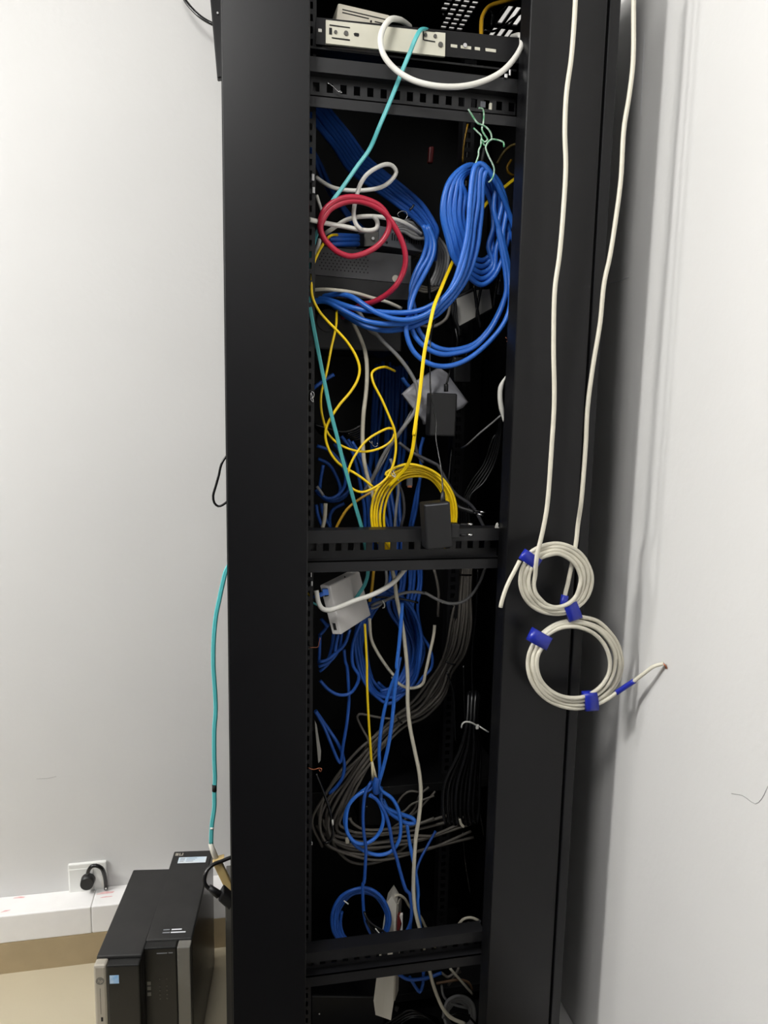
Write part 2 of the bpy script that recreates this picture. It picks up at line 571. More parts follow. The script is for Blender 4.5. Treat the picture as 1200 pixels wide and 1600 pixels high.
# beige converter box tipped behind the plate
dq = .10
fl = [P(*pl(385, 30), dq), P(*pl(1040, 185), dq)]
exv = (fl[1] - fl[0])
upv = Vector((-exv.z, 0, exv.x)).normalized()
bx = thing('converter_box', 'beige plastic box with slotted side tilted behind the cream plate', 'network box', fl[0] - upv * .045)
MB().obox(fl[0] - upv * .05, exv, Vector((-.01, .16, 0)), upv * .05, .003).build('shell', 'beige', bx)
# its near-left face turned toward the opening
pA, pB = P(*pl(385, 30), dq), P(*pl(300, 190), dq)
for v0, u0, u1 in ((110, 440, 980), (148, 440, 755), (262, 845, 965)):
    a = P(*pl(u0, v0 + 0), dq - .0005)
    d = exv.normalized()
    ln = (u1 - u0) / 8 * wpx(2, dq)
    MB().obox(a, d * ln, (0, .001, 0), -upv * .0016, 0).build('vent_slot', 'slot', bx)
p = P(*pl(797, 270), dq)
MB().cyl(p, p - Vector((0, .0015, 0)), .0016, 10).build('screw', 'slot', bx)

# ------------------------------------------------------------------ top bay cables
cable('patch_cable', [(640, 41.6, .12), (632, 35, .09), (624, 31, .06), (609, 31, .03), (598, 46, .02), (594.5, 65, .012), (599.5, 86, .01), (615, 106, .01), (640, 123, .005), (670, 132.6, .0), (710.5, 135.7, 0),
       (747.5, 129.5, .005), (781, 114, .01), (803, 92.5, .02), (814, 74, .03), (815.5, 62, .05), (811, 55.5, .08), (800, 58, .12)], .02, 8.6, 'white', 'thick white cable looping down across the top rails', step=.006)
cable('fibre_cable', [(672, 50, .1), (665, 45, .05), (656, 48, .03), (648.5, 62, .025), (640, 83, .03), (627, 114, .033), (615, 145, .033), (593, 197, .035), (578, 232, .045), (558, 260, .05), (535, 293, .055), (517, 318, .06),
       (503, 345, .075), (496, 362, .08), (489, 385, .08), (484, 405, .085), (479, 440, .085), (483, 468, .08), (486, 490, .075), (495, 538, .07), (505, 588, .065), (517, 645, .06), (526, 680, .058), (535, 717, .06), (545, 753, .062), (553, 783, .07), (565, 825, .082), (571, 856, .10), (575, 893, .11),
       (570, 913, .12), (558, 932, .125), (549, 950, .16)], .05, 6.4, 'aqua', 'long aqua twin fibre cord running down past the yellow loops', 'cable', duplex=True)
y_ = cable('power_cable', [(752, 58, .1), (752, 40, .12), (754, 25, .14), (766, 9, .16), (791, 1.5, .16), (812, -4, .17), (830, -12, .18)], .14, 6, 'amber', 'thick dull yellow cable bent through the top of the rack')
for i, pts in enumerate(([(757, 47), (770, 49), (785, 42), (800, 30), (815, 20)], [(768, 42), (769, 32), (770, 24), (766, 14)], [(775, 42), (776, 30), (780, 18), (790, 8)])):
    cable('dark_cable', pts, .2 + .02 * i, 3.4, 'blackcab', 'thin dark cable hanging behind the yellow one under the rack top', group='dark cables under the rack top')
# twist tie stuck in the upper rail
cable('twist_tie', [(511.5, 129), (516, 132), (520, 135), (525, 140), (530, 144), (534, 145), (531, 142), (528, 145)], .055, 1.4, 'chrome', 'bent silver wire caught in the upper rail holes', 'wire')

# ------------------------------------------------------------------ upper bay: deep blue trunk
tr = [c('A', (60, 40), (160, 160), (330, 370), (470, 570), (650, 710), (830, 850), (1000, 985), (1100, 1090), (1165, 1200)) + c('D', (262, 330), (262, 420), (250, 520)),
      ]
base = tr[0]
for i in range(7):
    off = (i - 3) * 5.4
    pts = []
    for k, (x, y) in enumerate(base):
        s = (1.0 if k < 5 else max(.45, 1.0 - (k - 4) * .12))
        nx, ny = (.75, -.62) if k < 8 else (1, 0)
        pts.append((x + nx * off * s + random.uniform(-1, 1), y + ny * off * s + random.uniform(-1, 1)))
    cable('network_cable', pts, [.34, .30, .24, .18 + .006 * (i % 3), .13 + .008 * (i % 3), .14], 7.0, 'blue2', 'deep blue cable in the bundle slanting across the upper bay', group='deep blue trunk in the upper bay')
for i in range(8):
    x0 = 478 + 2.0 * i
    pts = [(x0 - 6, 205 + i * 5), (500 + 3 * i, 255 + 8 * i), (520 + 5 * i, 300 + 7 * i), (548 + 6 * i, 345 + 4 * i), (575 + 5 * i, 372)]
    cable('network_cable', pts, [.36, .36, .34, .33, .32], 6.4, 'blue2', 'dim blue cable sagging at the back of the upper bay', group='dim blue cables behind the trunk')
cable('cable_tie', c('A', (960, 1010), (985, 985), (1000, 960)), .115, 3.2, 'blackcab', 'thin black tie round the deep blue trunk', 'tie')

# three strands that drop from the trunk, pass under and rise into the hank
Lp = [c('D', (230, 190), (292, 350), (280, 480), (195, 660), (118, 800), (70, 950)) + c('F', (28, 220), (100, 420), (250, 532), (420, 552), (600, 490), (800, 330), (945, 150), (1000, 0)) + c('D', (1003, 800), (990, 660), (950, 450), (905, 250), (850, 50)) + c('B', (800, 760), (730, 650), (690, 600)),
      c('D', (215, 200), (262, 350), (240, 480), (150, 640), (85, 800), (62, 950)) + c('F', (95, 240), (200, 370), (350, 440), (500, 430), (650, 382), (800, 235), (900, 60)) + c('D', (945, 900), (968, 800), (960, 640), (920, 400), (890, 200)) + c('B', (870, 900), (790, 720), (720, 620)),
      c('D', (190, 190), (225, 330), (190, 480), (110, 650), (75, 800), (100, 960)) + c('F', (148, 220), (262, 350), (400, 400), (560, 385), (680, 335), (810, 200), (905, 30)) + c('D', (985, 760), (985, 560), (935, 300)) + c('B', (905, 1000), (850, 850), (760, 700))]
lab = ['lowest blue strand of the big loop hanging under the blue hank', 'middle blue strand of the big loop hanging under the blue hank', 'topmost blue strand of the big loop hanging under the blue hank']
for i, pts in enumerate(Lp):
    cable('network_cable', pts, [.12, .11 + .01 * i, .09 + .012 * i, .075 + .012 * i, .075 + .012 * i, .085, .09, .1], 8.0, 'blue', lab[i])

# four strands from behind the left rail that sweep right and climb over the hank
Hp = [[(474, 468)] + c('C', (60, 880), (150, 880), (230, 900), (330, 935), (450, 970), (640, 1000), (900, 1012), (1070, 985), (1200, 922)) + c('D', (390, 860), (470, 740), (545, 520), (598, 300), (618, 100)) + c('B', (560, 1000), (575, 820), (590, 690), (615, 600), (660, 575), (720, 620), (800, 740), (880, 900), (940, 1060), (985, 1200)) + c('D', (1035, 330), (1045, 420)),
      [(478, 470), (496, 464)] + c('C', (200, 850), (280, 838), (370, 848), (450, 880), (550, 950), (650, 1010), (800, 1068), (950, 1078), (1100, 1035), (1200, 965)) + c('D', (360, 900), (480, 760), (560, 580), (615, 300), (640, 80)) + c('B', (600, 900), (610, 740), (635, 610), (680, 580), (740, 640), (830, 800), (900, 1000)) + c('D', (960, 150), (1020, 330)),
      [(474, 474)] + c('C', (70, 910), (160, 905), (250, 940), (400, 1020), (550, 1090), (750, 1118), (950, 1105), (1100, 1048), (1200, 1005)) + c('D', (330, 970), (460, 840), (570, 650), (640, 400), (665, 200)) + c('B', (640, 950), (650, 760), (665, 640), (705, 605), (770, 680), (830, 830), (870, 1010)) + c('D', (930, 200), (960, 330)),
      c('C', (250, 950), (310, 1000), (400, 1065), (550, 1142), (750, 1180), (950, 1152), (1100, 1095), (1200, 1040)) + c('D', (340, 1010), (480, 860), (600, 680), (690, 420), (722, 180)) + c('B', (675, 1000), (680, 850), (690, 720), (720, 640), (760, 660), (810, 800), (840, 980)) + c('D', (880, 120), (885, 260))]
hl = ['uppermost blue strand sweeping right beneath the red loop', 'blue strand dipping behind the others beneath the red loop', 'second lowest blue strand of those sweeping beneath the red loop', 'lowest blue strand of those sweeping beneath the red loop']
for i, pts in enumerate(Hp):
    cable('network_cable', pts, [.17, .14, .10, .075 + .004 * i, .058 + .006 * i, .052 + .006 * i, .052 + .004 * i, .06, .085 + .005 * i, .095 + .006 * i], 8.2, 'blue', hl[i])

# the hank itself: one long cable wound in tall turns
def hank():
    pts = []
    n = 9
    for i in range(n):
        k = i % 5
        l = 691 + 8.0 * k + (3 if i > 4 else 0)
        r = 799 - 6.0 * ((i * 2) % 5)
        bt = 445 - 9.5 * k
        tp = 258 + 3.2 * k
        pts += [(738 - 2 * k, tp, .085), (713 + 2 * k, tp + 12 + k, .07), (697 + 7.5 * k, 295 + 2 * k, .062 + .003 * k), (l, 335 + 3 * (i % 3), .062 + .004 * k), (l + 8, 372, .068 + .004 * k), (l + 17 - k, 402 - 2 * k, .078 + .004 * k),
                (731 - k, bt - 14, .09 + .003 * k), (753, bt, .1 + .003 * k), (772 - k, bt - 13, .1 + .003 * k), (r - 12, 398 - 6 * k, .1 + .004 * k), (r - 4, 360 - 3 * k, .1 + .004 * k), (r - 8, 318 - k, .1 + .004 * k), (r - 20, 284, .098), (757 - k, 263 + 2 * k, .092)]
    return pts
cable('cable_hank', hank(), .08, 8.0, 'blue', 'hank of bright blue cable hung under the upper rail by green wire', 'cable hank')

# green and white twisted wire that holds the hank
gw = [[(731.5, 170.5), (737, 179), (742, 187), (747, 193), (755, 196), (763, 202), (767.5, 210), (768, 217.5), (763, 222), (759, 228), (753, 220), (752, 212), (747, 207), (740, 200)],
      [(748, 169), (754, 170), (756, 178), (755, 193), (753, 202), (758, 212), (762, 218), (757, 222), (752, 217), (751.5, 227), (748, 235), (747.5, 243), (743, 256)],
      [(787.5, 230), (787, 223), (778, 219), (768, 218), (762, 223), (759, 230), (763, 243), (768, 253), (772, 263), (771.5, 273), (767, 282), (763, 285)]]
gl = ['pale green twisted wire reaching up-left over the upper rail', 'pale green twisted wire hooked straight up into the rail', 'pale green twisted wire sticking out right over the hank']
for i, g in enumerate(gw):
    cable('twisted_wire', g, [.038 + .003 * i, .038 + .003 * i, .045, .052, .05 + .003 * i], 2.6, 'gwire', gl[i], 'wire', step=.004)

# yellow and brown bits right of the hank
cable('fibre_cable', c('B', (1010, 700), (950, 745), (890, 795), (800, 860), (700, 975), (620, 1080)) + [(727, 368)] + c('D', (505, 455), (460, 545), (400, 680), (345, 810), (290, 950), (262, 1070)) + c('F', (235, 240), (200, 420), (150, 850), (100, 1200)) + c('G', (1020, 60), (985, 330), (950, 440), (915, 500)) + [(622, 745), (608, 760)],
      [.14, .14, .14, .13, .12, .08, .04, .026, .026, .03, .045, .06, .08], 5.6, 'yellow', 'straight yellow twin fibre cord dropping from the hank to the yellow coil', duplex=True)
cable('power_cable', c('B', (820, 575), (850, 520), (900, 450), (960, 405), (1030, 390)), .26, 4.5, 'olive', 'brownish cable curving behind the right edge of the hank')
cable('fibre_cable', c('B', (545, 205), (520, 330), (503, 450), (498, 560)), .25, 2.6, 'amber', 'thin amber strand hanging left of the green wire')
cable('fibre_cable', c('B', (955, 540), (915, 610), (930, 660), (980, 690)), .24, 4, 'amber', 'short hooked amber cable end right of the hank')
cable('power_cable', c('B', (700, 430), (680, 540), (672, 600)), .16, 4.5, 'grey', 'short grey cable piece behind the green wire')
MB().obox(P(668, 232, .42), (.011, 0, 0), (0, .012, 0), (0, 0, .035), .002)
o = MB().obox(P(669, 254, .4), (.011, 0, 0), (0, .012, 0), (.002, 0, .034), .003).build('connector', 'darkred'); tag(o, 'small dim red connector deep in the upper bay', 'connector')

# ------------------------------------------------------------------ red and white cables, upper left
red = [(535, 496), (548, 486), (560, 479), (570, 475), (580, 473), (600, 463), (618, 447), (629, 428), (633.5, 410), (632, 390), (625, 370), (614, 350), (603, 335), (588, 324), (572, 317), (553, 314), (533, 318), (515, 328), (505, 343), (501, 355), (505, 370), (516, 384), (530, 395), (547, 400.5), (563, 398), (583, 389), (597, 377), (606, 362), (608.5, 348),
       (603, 333), (592, 321), (573, 312), (555, 308), (536, 309.5), (519, 317), (506, 330), (500, 348), (502, 366), (511, 381)]
cable('patch_cable', red, [.22, .13, .08, .066, .062, .06, .062, .066, .068, .066, .062, .058, .06, .075], 8.6, 'red', 'red patch cable wound into a ring in front of the dark device', step=.005)
cable('patch_cable', [(483, 343), (505, 348), (538, 354), (563, 359), (580, 360), (588, 357), (590, 350), (588, 343), (583, 338)], [.055, .085, .09, .09, .09, .1], 7, 'white', 'white cable running straight from the left rail and hooking up')
cable('patch_cable', [(494, 277), (508, 287), (523, 294), (547, 297.5), (573, 297), (597, 292), (612, 281), (619, 269), (613, 259), (602, 257), (587, 263), (573, 273), (563, 288), (557, 307), (553, 327), (553, 340), (558, 353), (566, 360)],
      [.14, .13, .12, .11, .1, .085, .078, .078, .082, .084], 6.4, 'white', 'white cable with a teardrop loop over the red ring', step=.006)
cable('patch_cable', c('C', (165, 270), (250, 215), (350, 150), (450, 118), (600, 108), (720, 120), (850, 145), (970, 205), (1075, 285)), [.13, .11, .1, .1, .11, .13, .16], 6.6, 'white', 'white cable arching over the grey switch')
cable('patch_cable', c('A', (88, 870), (110, 940), (140, 1030)) + c('C', (150, 120)), .1, 5, 'white', 'short white cable slanting beside the left rail')
for i in range(5):
    pts = [(613 + i, 352 + 2.4 * i), (632, 346 + 4 * i), (652 - i, 352 + 5 * i), (672, 362 + 3 * i), (690 - 2 * i, 378 + 2 * i), (700 - 4 * i, 398 + 3 * i), (697 - 4 * i, 425), (690 - 5 * i, 447)]
    cable('network_cable', pts, [.2, .19, .19, .18 + .004 * i, .18 + .005 * i], 5.6, 'grey', 'pale grey cable arching behind the deep blue trunk', group='pale grey cables over the switch')
cable('patch_cable', c('C', (18, 600), (60, 500), (100, 400), (118, 320)), .1, 6, 'white', 'short white cable beside the aqua cord at the left rail')
cable('patch_cable', [(490, 453), (505, 452), (522, 453), (552, 457), (580, 465), (605, 472), (627, 482)], [.14, .125, .125, .13, .148], 5.4, 'cable_w', 'ivory cable arched under the dark device')
cable('twist_tie', c('A', (865, 1075), (845, 1050), (880, 1020), (925, 1025), (940, 1070), (920, 1095), (985, 1090)), .17, 1.3, 'chrome', 'thin silver wire hook over the grey switch', 'wire')
for i in range(3):
    pts = [(640 + 6 * i, 395 + 8 * i), (668 + 4 * i, 402), (690 - 2 * i, 418 + 3 * i), (692 - 4 * i, 440), (676, 455 - 3 * i), (655, 454 - 4 * i), (643 + 4 * i, 440)]
    cable('network_cable', pts, .26 + .012 * i, 4.2, 'taupe', 'dim taupe cable coiled behind the blue strands', group='dim taupe cables behind the blue strands')
cable('network_cable', [(703, 470), (702, 485), (697, 498), (687, 506), (673, 511), (658, 508)], .17, 5.4, 'taupe', 'taupe cable curling behind the yellow cord')

# ------------------------------------------------------------------ devices of the upper bay
sp = lambda u, v: (480 + u / 6, 320 + v / 6)
yd = .15
pc = thing('desktop_unit', 'black desktop device on its side with honeycomb vent and round badge', 'computer', P(560, 468, yd + .1))
bl, br, tl_, trr = P(*sp(-30, 645), yd), P(*sp(972, 742), yd), P(*sp(-30, 372), yd), P(*sp(972, 478), yd)
MB().prism([bl, br, trr, tl_], (0, .22, 0)).build('case', 'devblack', pc)
bl2, br2 = P(*sp(-30, 870), yd), P(*sp(972, 890), yd)
MB().prism([bl2, br2, br + Vector((0, 0, -.001)), bl + Vector((0, 0, -.001))], (0, .22, 0)).build('front_bezel', 'inner', pc)
vb = MB()
ax = (br - bl).normalized()
for r_ in range(6):
    for k in range(14):
        u = 118 + k * 36 + (18 if r_ % 2 else 0)
        v = 452 + r_ * 29 + (u - 118) * .09
        if u > 570:
            continue
        p = P(*sp(u, v), yd - .0004)
        rr = wpx(5, yd) / 2 * 1.0
        vb.add([p + Vector((rr * math.cos(a * math.pi / 3), 0, rr * math.sin(a * math.pi / 3))) for a in range(6)], [tuple(range(6))])
vb.build('vent_grille', 'slot', pc)
pb = P(*sp(827, 693), yd)
bd = MB().cyl(pb, pb - Vector((0, .0015, 0)), wpx(10.5, yd), 24).build('badge', 'silver', pc)
bd['label'] = 'round silver badge'

# grey switch sitting on top, yawed
ys = .2
g0, g1 = P(*sp(672, 380), ys), P(*sp(1085, 445), ys + .012)
g0t = P(*sp(680, 195), ys)
sw = thing('network_switch', 'grey steel network switch with slotted side behind the red ring', 'network switch', (g0 + g1) / 2)
exs = g1 - g0
MB().obox(g0, exs, Vector((-.06, .14, 0)), Vector((0, 0, g0t.z - g0.z)), .0015).build('case', 'greyplate', sw)
vs_ = MB()
for k in range(13):
    q = g0 + exs * (.28 + k * .055) + Vector((0, -.0006, (g0t.z - g0.z) * .36))
    vs_.obox(q, exs.normalized() * .0022, (0, .0008, 0), (0, 0, .0125))
vs_.build('vent_slots', 'slot', sw)
q = g0 + exs * .17 + Vector((0, 0, (g0t.z - g0.z) * .2))
MB().cyl(q, q - Vector((0, .001, 0)), .0024, 12).build('screw', 'slot', sw)
# metal port block left of it and the plugs in it
pbk = [P(*sp(u, v), ys + .002) for u, v in ((560, 262), (668, 250), (664, 378), (470, 396), (480, 290))]
MB().prism(pbk, (0, .02, 0)).build('port_panel', 'greysteel', sw)
q = P(*sp(615, 318), ys)
MB().cyl(q, q - Vector((0, .003, 0)), .0028, 14).build('port', 'chrome', sw)
for i, (v0, v1) in enumerate(((285, 300), (325, 330), (372, 368))):
    a, b_ = P(*sp(205, v0), .155), P(*sp(478, v1), .19)
    lbs = ['topmost of three stacked blue plugs left of the grey switch', 'middle of three stacked blue plugs left of the grey switch', 'lowest of three stacked blue plugs left of the grey switch']
    pg = thing('network_plug', lbs[i], 'plug', (a + b_) / 2)
    MB().sweep([a, a.lerp(b_, .35), b_], [.0035, .005, .0052], 10).build('boot', 'blue2', pg)
    e = b_ + (b_ - a).normalized() * .014
    MB().obox(b_ - Vector((0, .005, .005)), (e - b_), (0, .01, 0), (0, 0, .010), .001).build('plug_body', 'blackgl', pg)

# dim round-faced unit below
um = thing('fan_unit', 'dim black unit with a round face low in the upper bay', 'device', P(540, 560, .3))
MB().obox(P(478, 545, .24), (.19, 0, 0), (0, .2, 0), (0, 0, P(540, 488, .24).z - P(540, 545, .24).z), .004).build('case', 'blackpl', um)
q = P(512, 501, .24)
MB().cyl(q, q - Vector((0, .004, 0)), wpx(34, .24), 28).build('round_cover', 'dustblack', um)
for k in range(3):
    q2 = q + Vector((.016 * math.cos(k * 2.1 + .6), -.004, .016 * math.sin(k * 2.1 + .6)))
    MB().obox(q2, (.010, 0, .002), (0, .001, 0), (0, 0, .002)).build('cover_slot', 'slot', um)

# ------------------------------------------------------------------ middle bay
cable('power_cable', [(472, 458), (490, 457), (513, 462), (530, 473), (545, 490), (552, 505), (563, 528), (571, 552), (573.5, 580), (572, 613), (568, 647), (566.5, 680), (567.5, 705), (570, 727), (576, 752), (585, 783), (593, 825), (600, 858), (611, 885), (616, 905), (620, 935), (627, 968), (633, 1010), (637, 1058), (637, 1098), (640, 1132), (648, 1173), (655, 1207), (657.5, 1238), (655, 1275), (650, 1308), (647, 1350), (646, 1383), (648, 1418), (654, 1445), (660, 1465), (667, 1500), (672, 1520), (676, 1536), (683, 1556), (693, 1577), (706, 1591), (727, 1600)],
      [.24, .23, .22, .18, .13, .12, .12, .12, .12, .12, .12, .11, .1, .1, .1, .1, .11, .12, .13], 6.6, 'ivory', 'long ivory cable hanging down through all the bays', step=.008)
cable('power_cable', c('C', (430, 960), (500, 1030), (590, 1180)) + c('E', (650, 255), (700, 310), (850, 460), (950, 590), (1020, 720), (1040, 830), (1010, 970), (900, 1130)) + c('G', (820, 220), (720, 360), (600, 610), (540, 700)), [.16, .14, .13, .13, .135, .14, .17, .2], 6.2, 'grey', 'grey cable curving down behind the yellow fibre loops')
cable('power_cable', c('E', (985, 960), (940, 1040), (880, 1150)) + c('G', (800, 250), (720, 420), (610, 600)), .2, 3, 'grey', 'thin pale grey strand beside the curving grey cable')
cable('power_cable', c('G', (860, 250), (980, 340), (1100, 400), (1200, 450)) + c('H', (320, 460), (480, 720), (640, 840), (700, 930), (765, 1060)), .15, 5.6, 'dgrey', 'dark grey cable passing behind the yellow coil to the right')
cable('power_cable', c('G', (1015, 120), (1010, 220), (1040, 370), (1090, 440)), .18, 5, 'dgrey', 'short dark grey cable curving behind the yellow cord')
cable('power_cable', c('G', (780, 400), (840, 600), (855, 680), (835, 860), (820, 1060)), .17, 4.8, 'grey', 'grey cable dropping inside the left of the yellow coil')
cable('power_cable', c('G', (850, 620), (895, 740), (910, 900), (880, 1040)), .18, 5, 'dgrey', 'dark grey cable bowed inside the yellow coil')
cable('fibre_cable', [(527, 367), (520, 367), (513, 371), (502, 386), (490, 412), (487, 437), (488, 463), (498, 485), (513, 503), (528, 518), (543, 535), (557, 558), (562, 577), (558, 595), (547, 613), (530, 633), (517, 653), (510, 668), (508.5, 683), (515, 705), (527, 722), (537, 730), (552, 738), (567, 748), (583, 761)],
      [.14, .1, .075, .07, .068, .066, .066, .068, .075, .08], 4.2, 'yellow', 'yellow fibre cord from the blue plugs snaking down past the aqua cord')
cable('fibre_cable', [(526, 485), (525, 510), (518, 542), (510, 583), (502, 615), (502, 640), (507, 663), (513, 678), (528, 693), (550, 703), (573, 705.5), (597, 699), (612, 688), (617, 676)], [.14, .1, .09, .088, .088, .09, .09], 3.8, 'yellow', 'yellow fibre cord crossing the aqua cord twice on the left')
cable('fibre_cable', [(617, 580), (609, 576), (600, 573.5), (587, 577), (581, 583), (583, 597), (597, 625), (610, 655), (616, 670), (618, 683), (618.5, 703), (614, 727), (603, 748), (583, 763), (565, 769), (550, 763), (543, 750), (546, 730), (557, 708), (573, 688), (593, 675), (608, 669), (616, 671)], [.16, .1, .085, .08, .078, .075, .072, .074, .08, .086], 4.0, 'yellow', 'yellow fibre cord with an egg-shaped loop above the yellow coil')
cable('fibre_cable', [(590, 764), (577, 771), (557, 783), (543, 795), (533, 810), (524, 828), (518, 850)], .12, 4.4, 'amber', 'amber fibre cord curving down left of the yellow coil')
yc = cable('fibre_coil', [(608, 760, .085), (618, 748, .085)] + ringpts(644, 803, 69, 77, 49, 66, 5.6, a0=-2.2, dx=8, dy=7, jit=1.5, y0=.088, y1=.112) , .095, 4.6, 'yellow', 'coil of yellow fibre cord tucked behind the middle rail', 'cable coil', step=.006)
for pts in ([(612, 733), (615, 738), (618, 744), (612, 742), (611, 735)], [(611, 741), (617, 746), (623, 751)]):
    cable('twist_tie', pts, .08, 1.8, 'zip', None, parent=yc)
cable('twist_tie', c('G', (580, 235), (615, 265), (605, 235), (610, 270), (640, 290), (660, 270), (655, 250)), .16, 1.1, 'chrome', 'small silver wire curl left of the grey cable', 'wire')
# plug end inside the coil
pgc = thing('network_plug', 'clear network plug hanging inside the yellow coil', 'plug', P(642, 755, .16))
MB().obox(P(636, 760, .16), (.011, 0, 0), (0, .009, 0), (0, 0, .017), .001).build('plug_body', 'greyplate', pgc)
MB().obox(P(637, 762, .158), (.0085, 0, 0), (0, .004, 0), (0, 0, .004), .0005).build('contacts', 'copper', pgc)

# dim blue cables filling the back of the middle bay
for i in range(10):
    x0 = 588 + 5.2 * i
    pts = [(x0, 570 + random.uniform(-5, 5)), (x0 - 2 + random.uniform(-3, 3), 640), (x0 - 4 + random.uniform(-8, 4), 700), (x0 - 10 + random.uniform(-12, 10), 760), (x0 - 12 + random.uniform(-10, 16), 830), (x0 - 8 + random.uniform(-8, 12), 890)]
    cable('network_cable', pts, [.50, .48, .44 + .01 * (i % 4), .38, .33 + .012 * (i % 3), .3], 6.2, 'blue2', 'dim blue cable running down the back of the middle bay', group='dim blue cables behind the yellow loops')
Gd = [c('G', (90, 280), (200, 320), (300, 420), (360, 560), (340, 680), (260, 760), (180, 770), (100, 700)),
      c('G', (100, 400), (200, 450), (270, 560), (310, 680), (290, 760)),
      c('G', (320, 190), (420, 330), (470, 500), (500, 650), (535, 850), (545, 1060)),
      c('G', (380, 220), (480, 380), (530, 560), (560, 760), (575, 1060)),
      c('G', (250, 260), (340, 390), (385, 560), (380, 720), (300, 790), (190, 790), (90, 720)),
      c('G', (150, 460), (125, 600), (118, 680)),
      c('G', (85, 830), (100, 930), (150, 1060)),
      c('G', (130, 820), (150, 920), (220, 1050)),
      c('G', (80, 690), (130, 750), (230, 785), (340, 745), (400, 690)),
      c('G', (350, 820), (250, 870), (210, 950), (220, 1060)),
      c('G', (420, 240), (560, 480), (640, 700), (650, 900), (640, 1060)),
      c('G', (1060, 560), (1040, 720), (1020, 880), (980, 1050)),
      c('G', (1090, 200), (1060, 330), (1070, 520), (1030, 700), (960, 1050))]
for i, pts in enumerate(Gd):
    cable('network_cable', pts, .2 + .018 * (i % 5), 5.6, 'blue2', 'blue cable tangled behind the aqua cord in the middle bay', group='blue tangle in the middle bay')
cable('network_cable', c('E', (60, 760), (150, 690), (250, 630)), .18, 6, 'blue2', 'short blue cable stub left of the yellow loops at the rail')
cable('network_cable', c('E', (890, 660), (930, 720), (985, 770)), .2, 6.5, 'blue', 'short blue cable stub behind the silver bag')
cable('patch_cable', c('G', (172, 820), (168, 900), (160, 980), (140, 1065)), .13, 6.6, 'ivory', 'ivory cable stub bent down at the lower left of the middle bay')
cable('patch_cable', c('G', (90, 660), (125, 705), (150, 745)), .14, 4.4, 'grey', 'short grey cable piece lying over blue loops at the left rail')
cable('twist_tie', c('E', (25, 790), (60, 800), (60, 840), (30, 860), (55, 890), (35, 800), (30, 850)), .07, 1.8, 'chrome', 'knotted silver wire on the left rail', 'wire')
for i in range(6):
    cable('power_lead', c('G', (60 + 10 * i, 80 + 14 * i), (200, 120 + 14 * i), (330, 150 + 10 * i), (430 + 8 * i, 130 + 18 * i), (520, 80 + 22 * i)), .26 + .01 * i, 5, 'blackcab', 'black cord lying in the pile left of the ivory cable', group='black cords left of the ivory cable')

# silver bag, bricks and labelled supply
fp = lambda u, v: (630 + u / 6, 480 + v / 6)
bag = MB()
outl = [(-5, 815), (60, 750), (130, 690), (240, 620), (335, 565), (410, 615), (470, 700), (540, 790), (610, 890), (558, 945), (420, 1000), (250, 1145), (228, 1095), (200, 1100), (190, 1065), (120, 980), (50, 890)]
pp = []
for u, v in outl:
    pp.append(P(*fp(u, v), .165 + .006 * math.sin(u * .03)))
cen = P(*fp(280, 830), .158)
n = len(pp)
vs = [cen]
RG = 7
for r_ in range(1, RG + 1):
    t_ = r_ / RG
    for p in pp:
        q = cen.lerp(p, t_)
        vs.append(q + Vector((0, .006 * math.sin(q.x * 95 + q.z * 150) + .003 * math.sin(q.x * 260 - q.z * 90), 0)) * (1 if r_ < RG else .4))
fs = []
for i in range(n):
    j = (i + 1) % n
    fs.append((0, 1 + j, 1 + i))
    for r_ in range(RG - 1):
        a_, b_ = 1 + r_ * n, 1 + (r_ + 1) * n
        fs.append((a_ + i, a_ + j, b_ + j, b_ + i))
bag.add(vs, fs, True)
o0 = len(bag.v)
last = 1 + (RG - 1) * n
bag.add([v + Vector((0, .012, 0)) for v in vs[last:]], [tuple(range(n))])
for i in range(n):
    j = (i + 1) % n
    bag.f.append((last + i, last + j, o0 + j, o0 + i)); bag.sm.append(False)
tag(bag.build('plastic_bag', 'bag'), 'crumpled silver-grey bag behind the hanging power brick', 'bag')

def brick(name, label, tl, tr, br, bl, y, th, cat='power adapter', bev=.003, m='blackpl'):
    A, B, Cc, Dd = P(*tl, y), P(*tr, y), P(*br, y), P(*bl, y)
    ex = ((B - A) + (Cc - Dd)) / 2
    ez = ((A - Dd) + (B - Cc)) / 2
    ez -= ex * ez.dot(ex) / ex.length_squared
    t = thing(name, label, cat, Dd)
    MB().obox(Dd, ex, Vector((0, th, 0)), ez, bev).build('body', m, t)
    return t, Dd, ex, ez
b1, o1, ex1, ez1 = brick('power_adapter', 'black power brick hanging in front of the silver bag', (672, 613), (713, 615), (712, 682), (671, 681), .115, .035)
MB().sweep(spline([P(697, 612, .13), P(697, 606, .13), P(697, 600, .13)]), [.005, .0045, .0035][:3] if len(spline([P(697, 612, .13), P(697, 606, .13), P(697, 600, .13)])) == 3 else .0042, 10).build('strain_relief', 'blackpl', b1)
cable('cord', c('F', (402, 730), (415, 690), (435, 610), (452, 560), (480, 430), (510, 330), (490, 190), (480, 0)), [.13, .13, .15, .18, .2], 3.4, 'blackcab', None, parent=b1)
b2, *_ = brick('power_adapter', 'dim black power brick up behind the silver bag, right of it', (713, 566), (741, 558), (736, 606), (709, 598), .2, .04)
cable('cord', c('F', (580, 480), (600, 420), (640, 320), (660, 180), (690, 60)), [.22, .22, .21], 3, 'blackcab', None, parent=b2)
b3, o3, ex3, ez3 = brick('plug_adapter', 'black plug-in adapter lying in front of the middle rail', (661, 789), (701, 784), (709, 856), (667, 860), .0, .036)
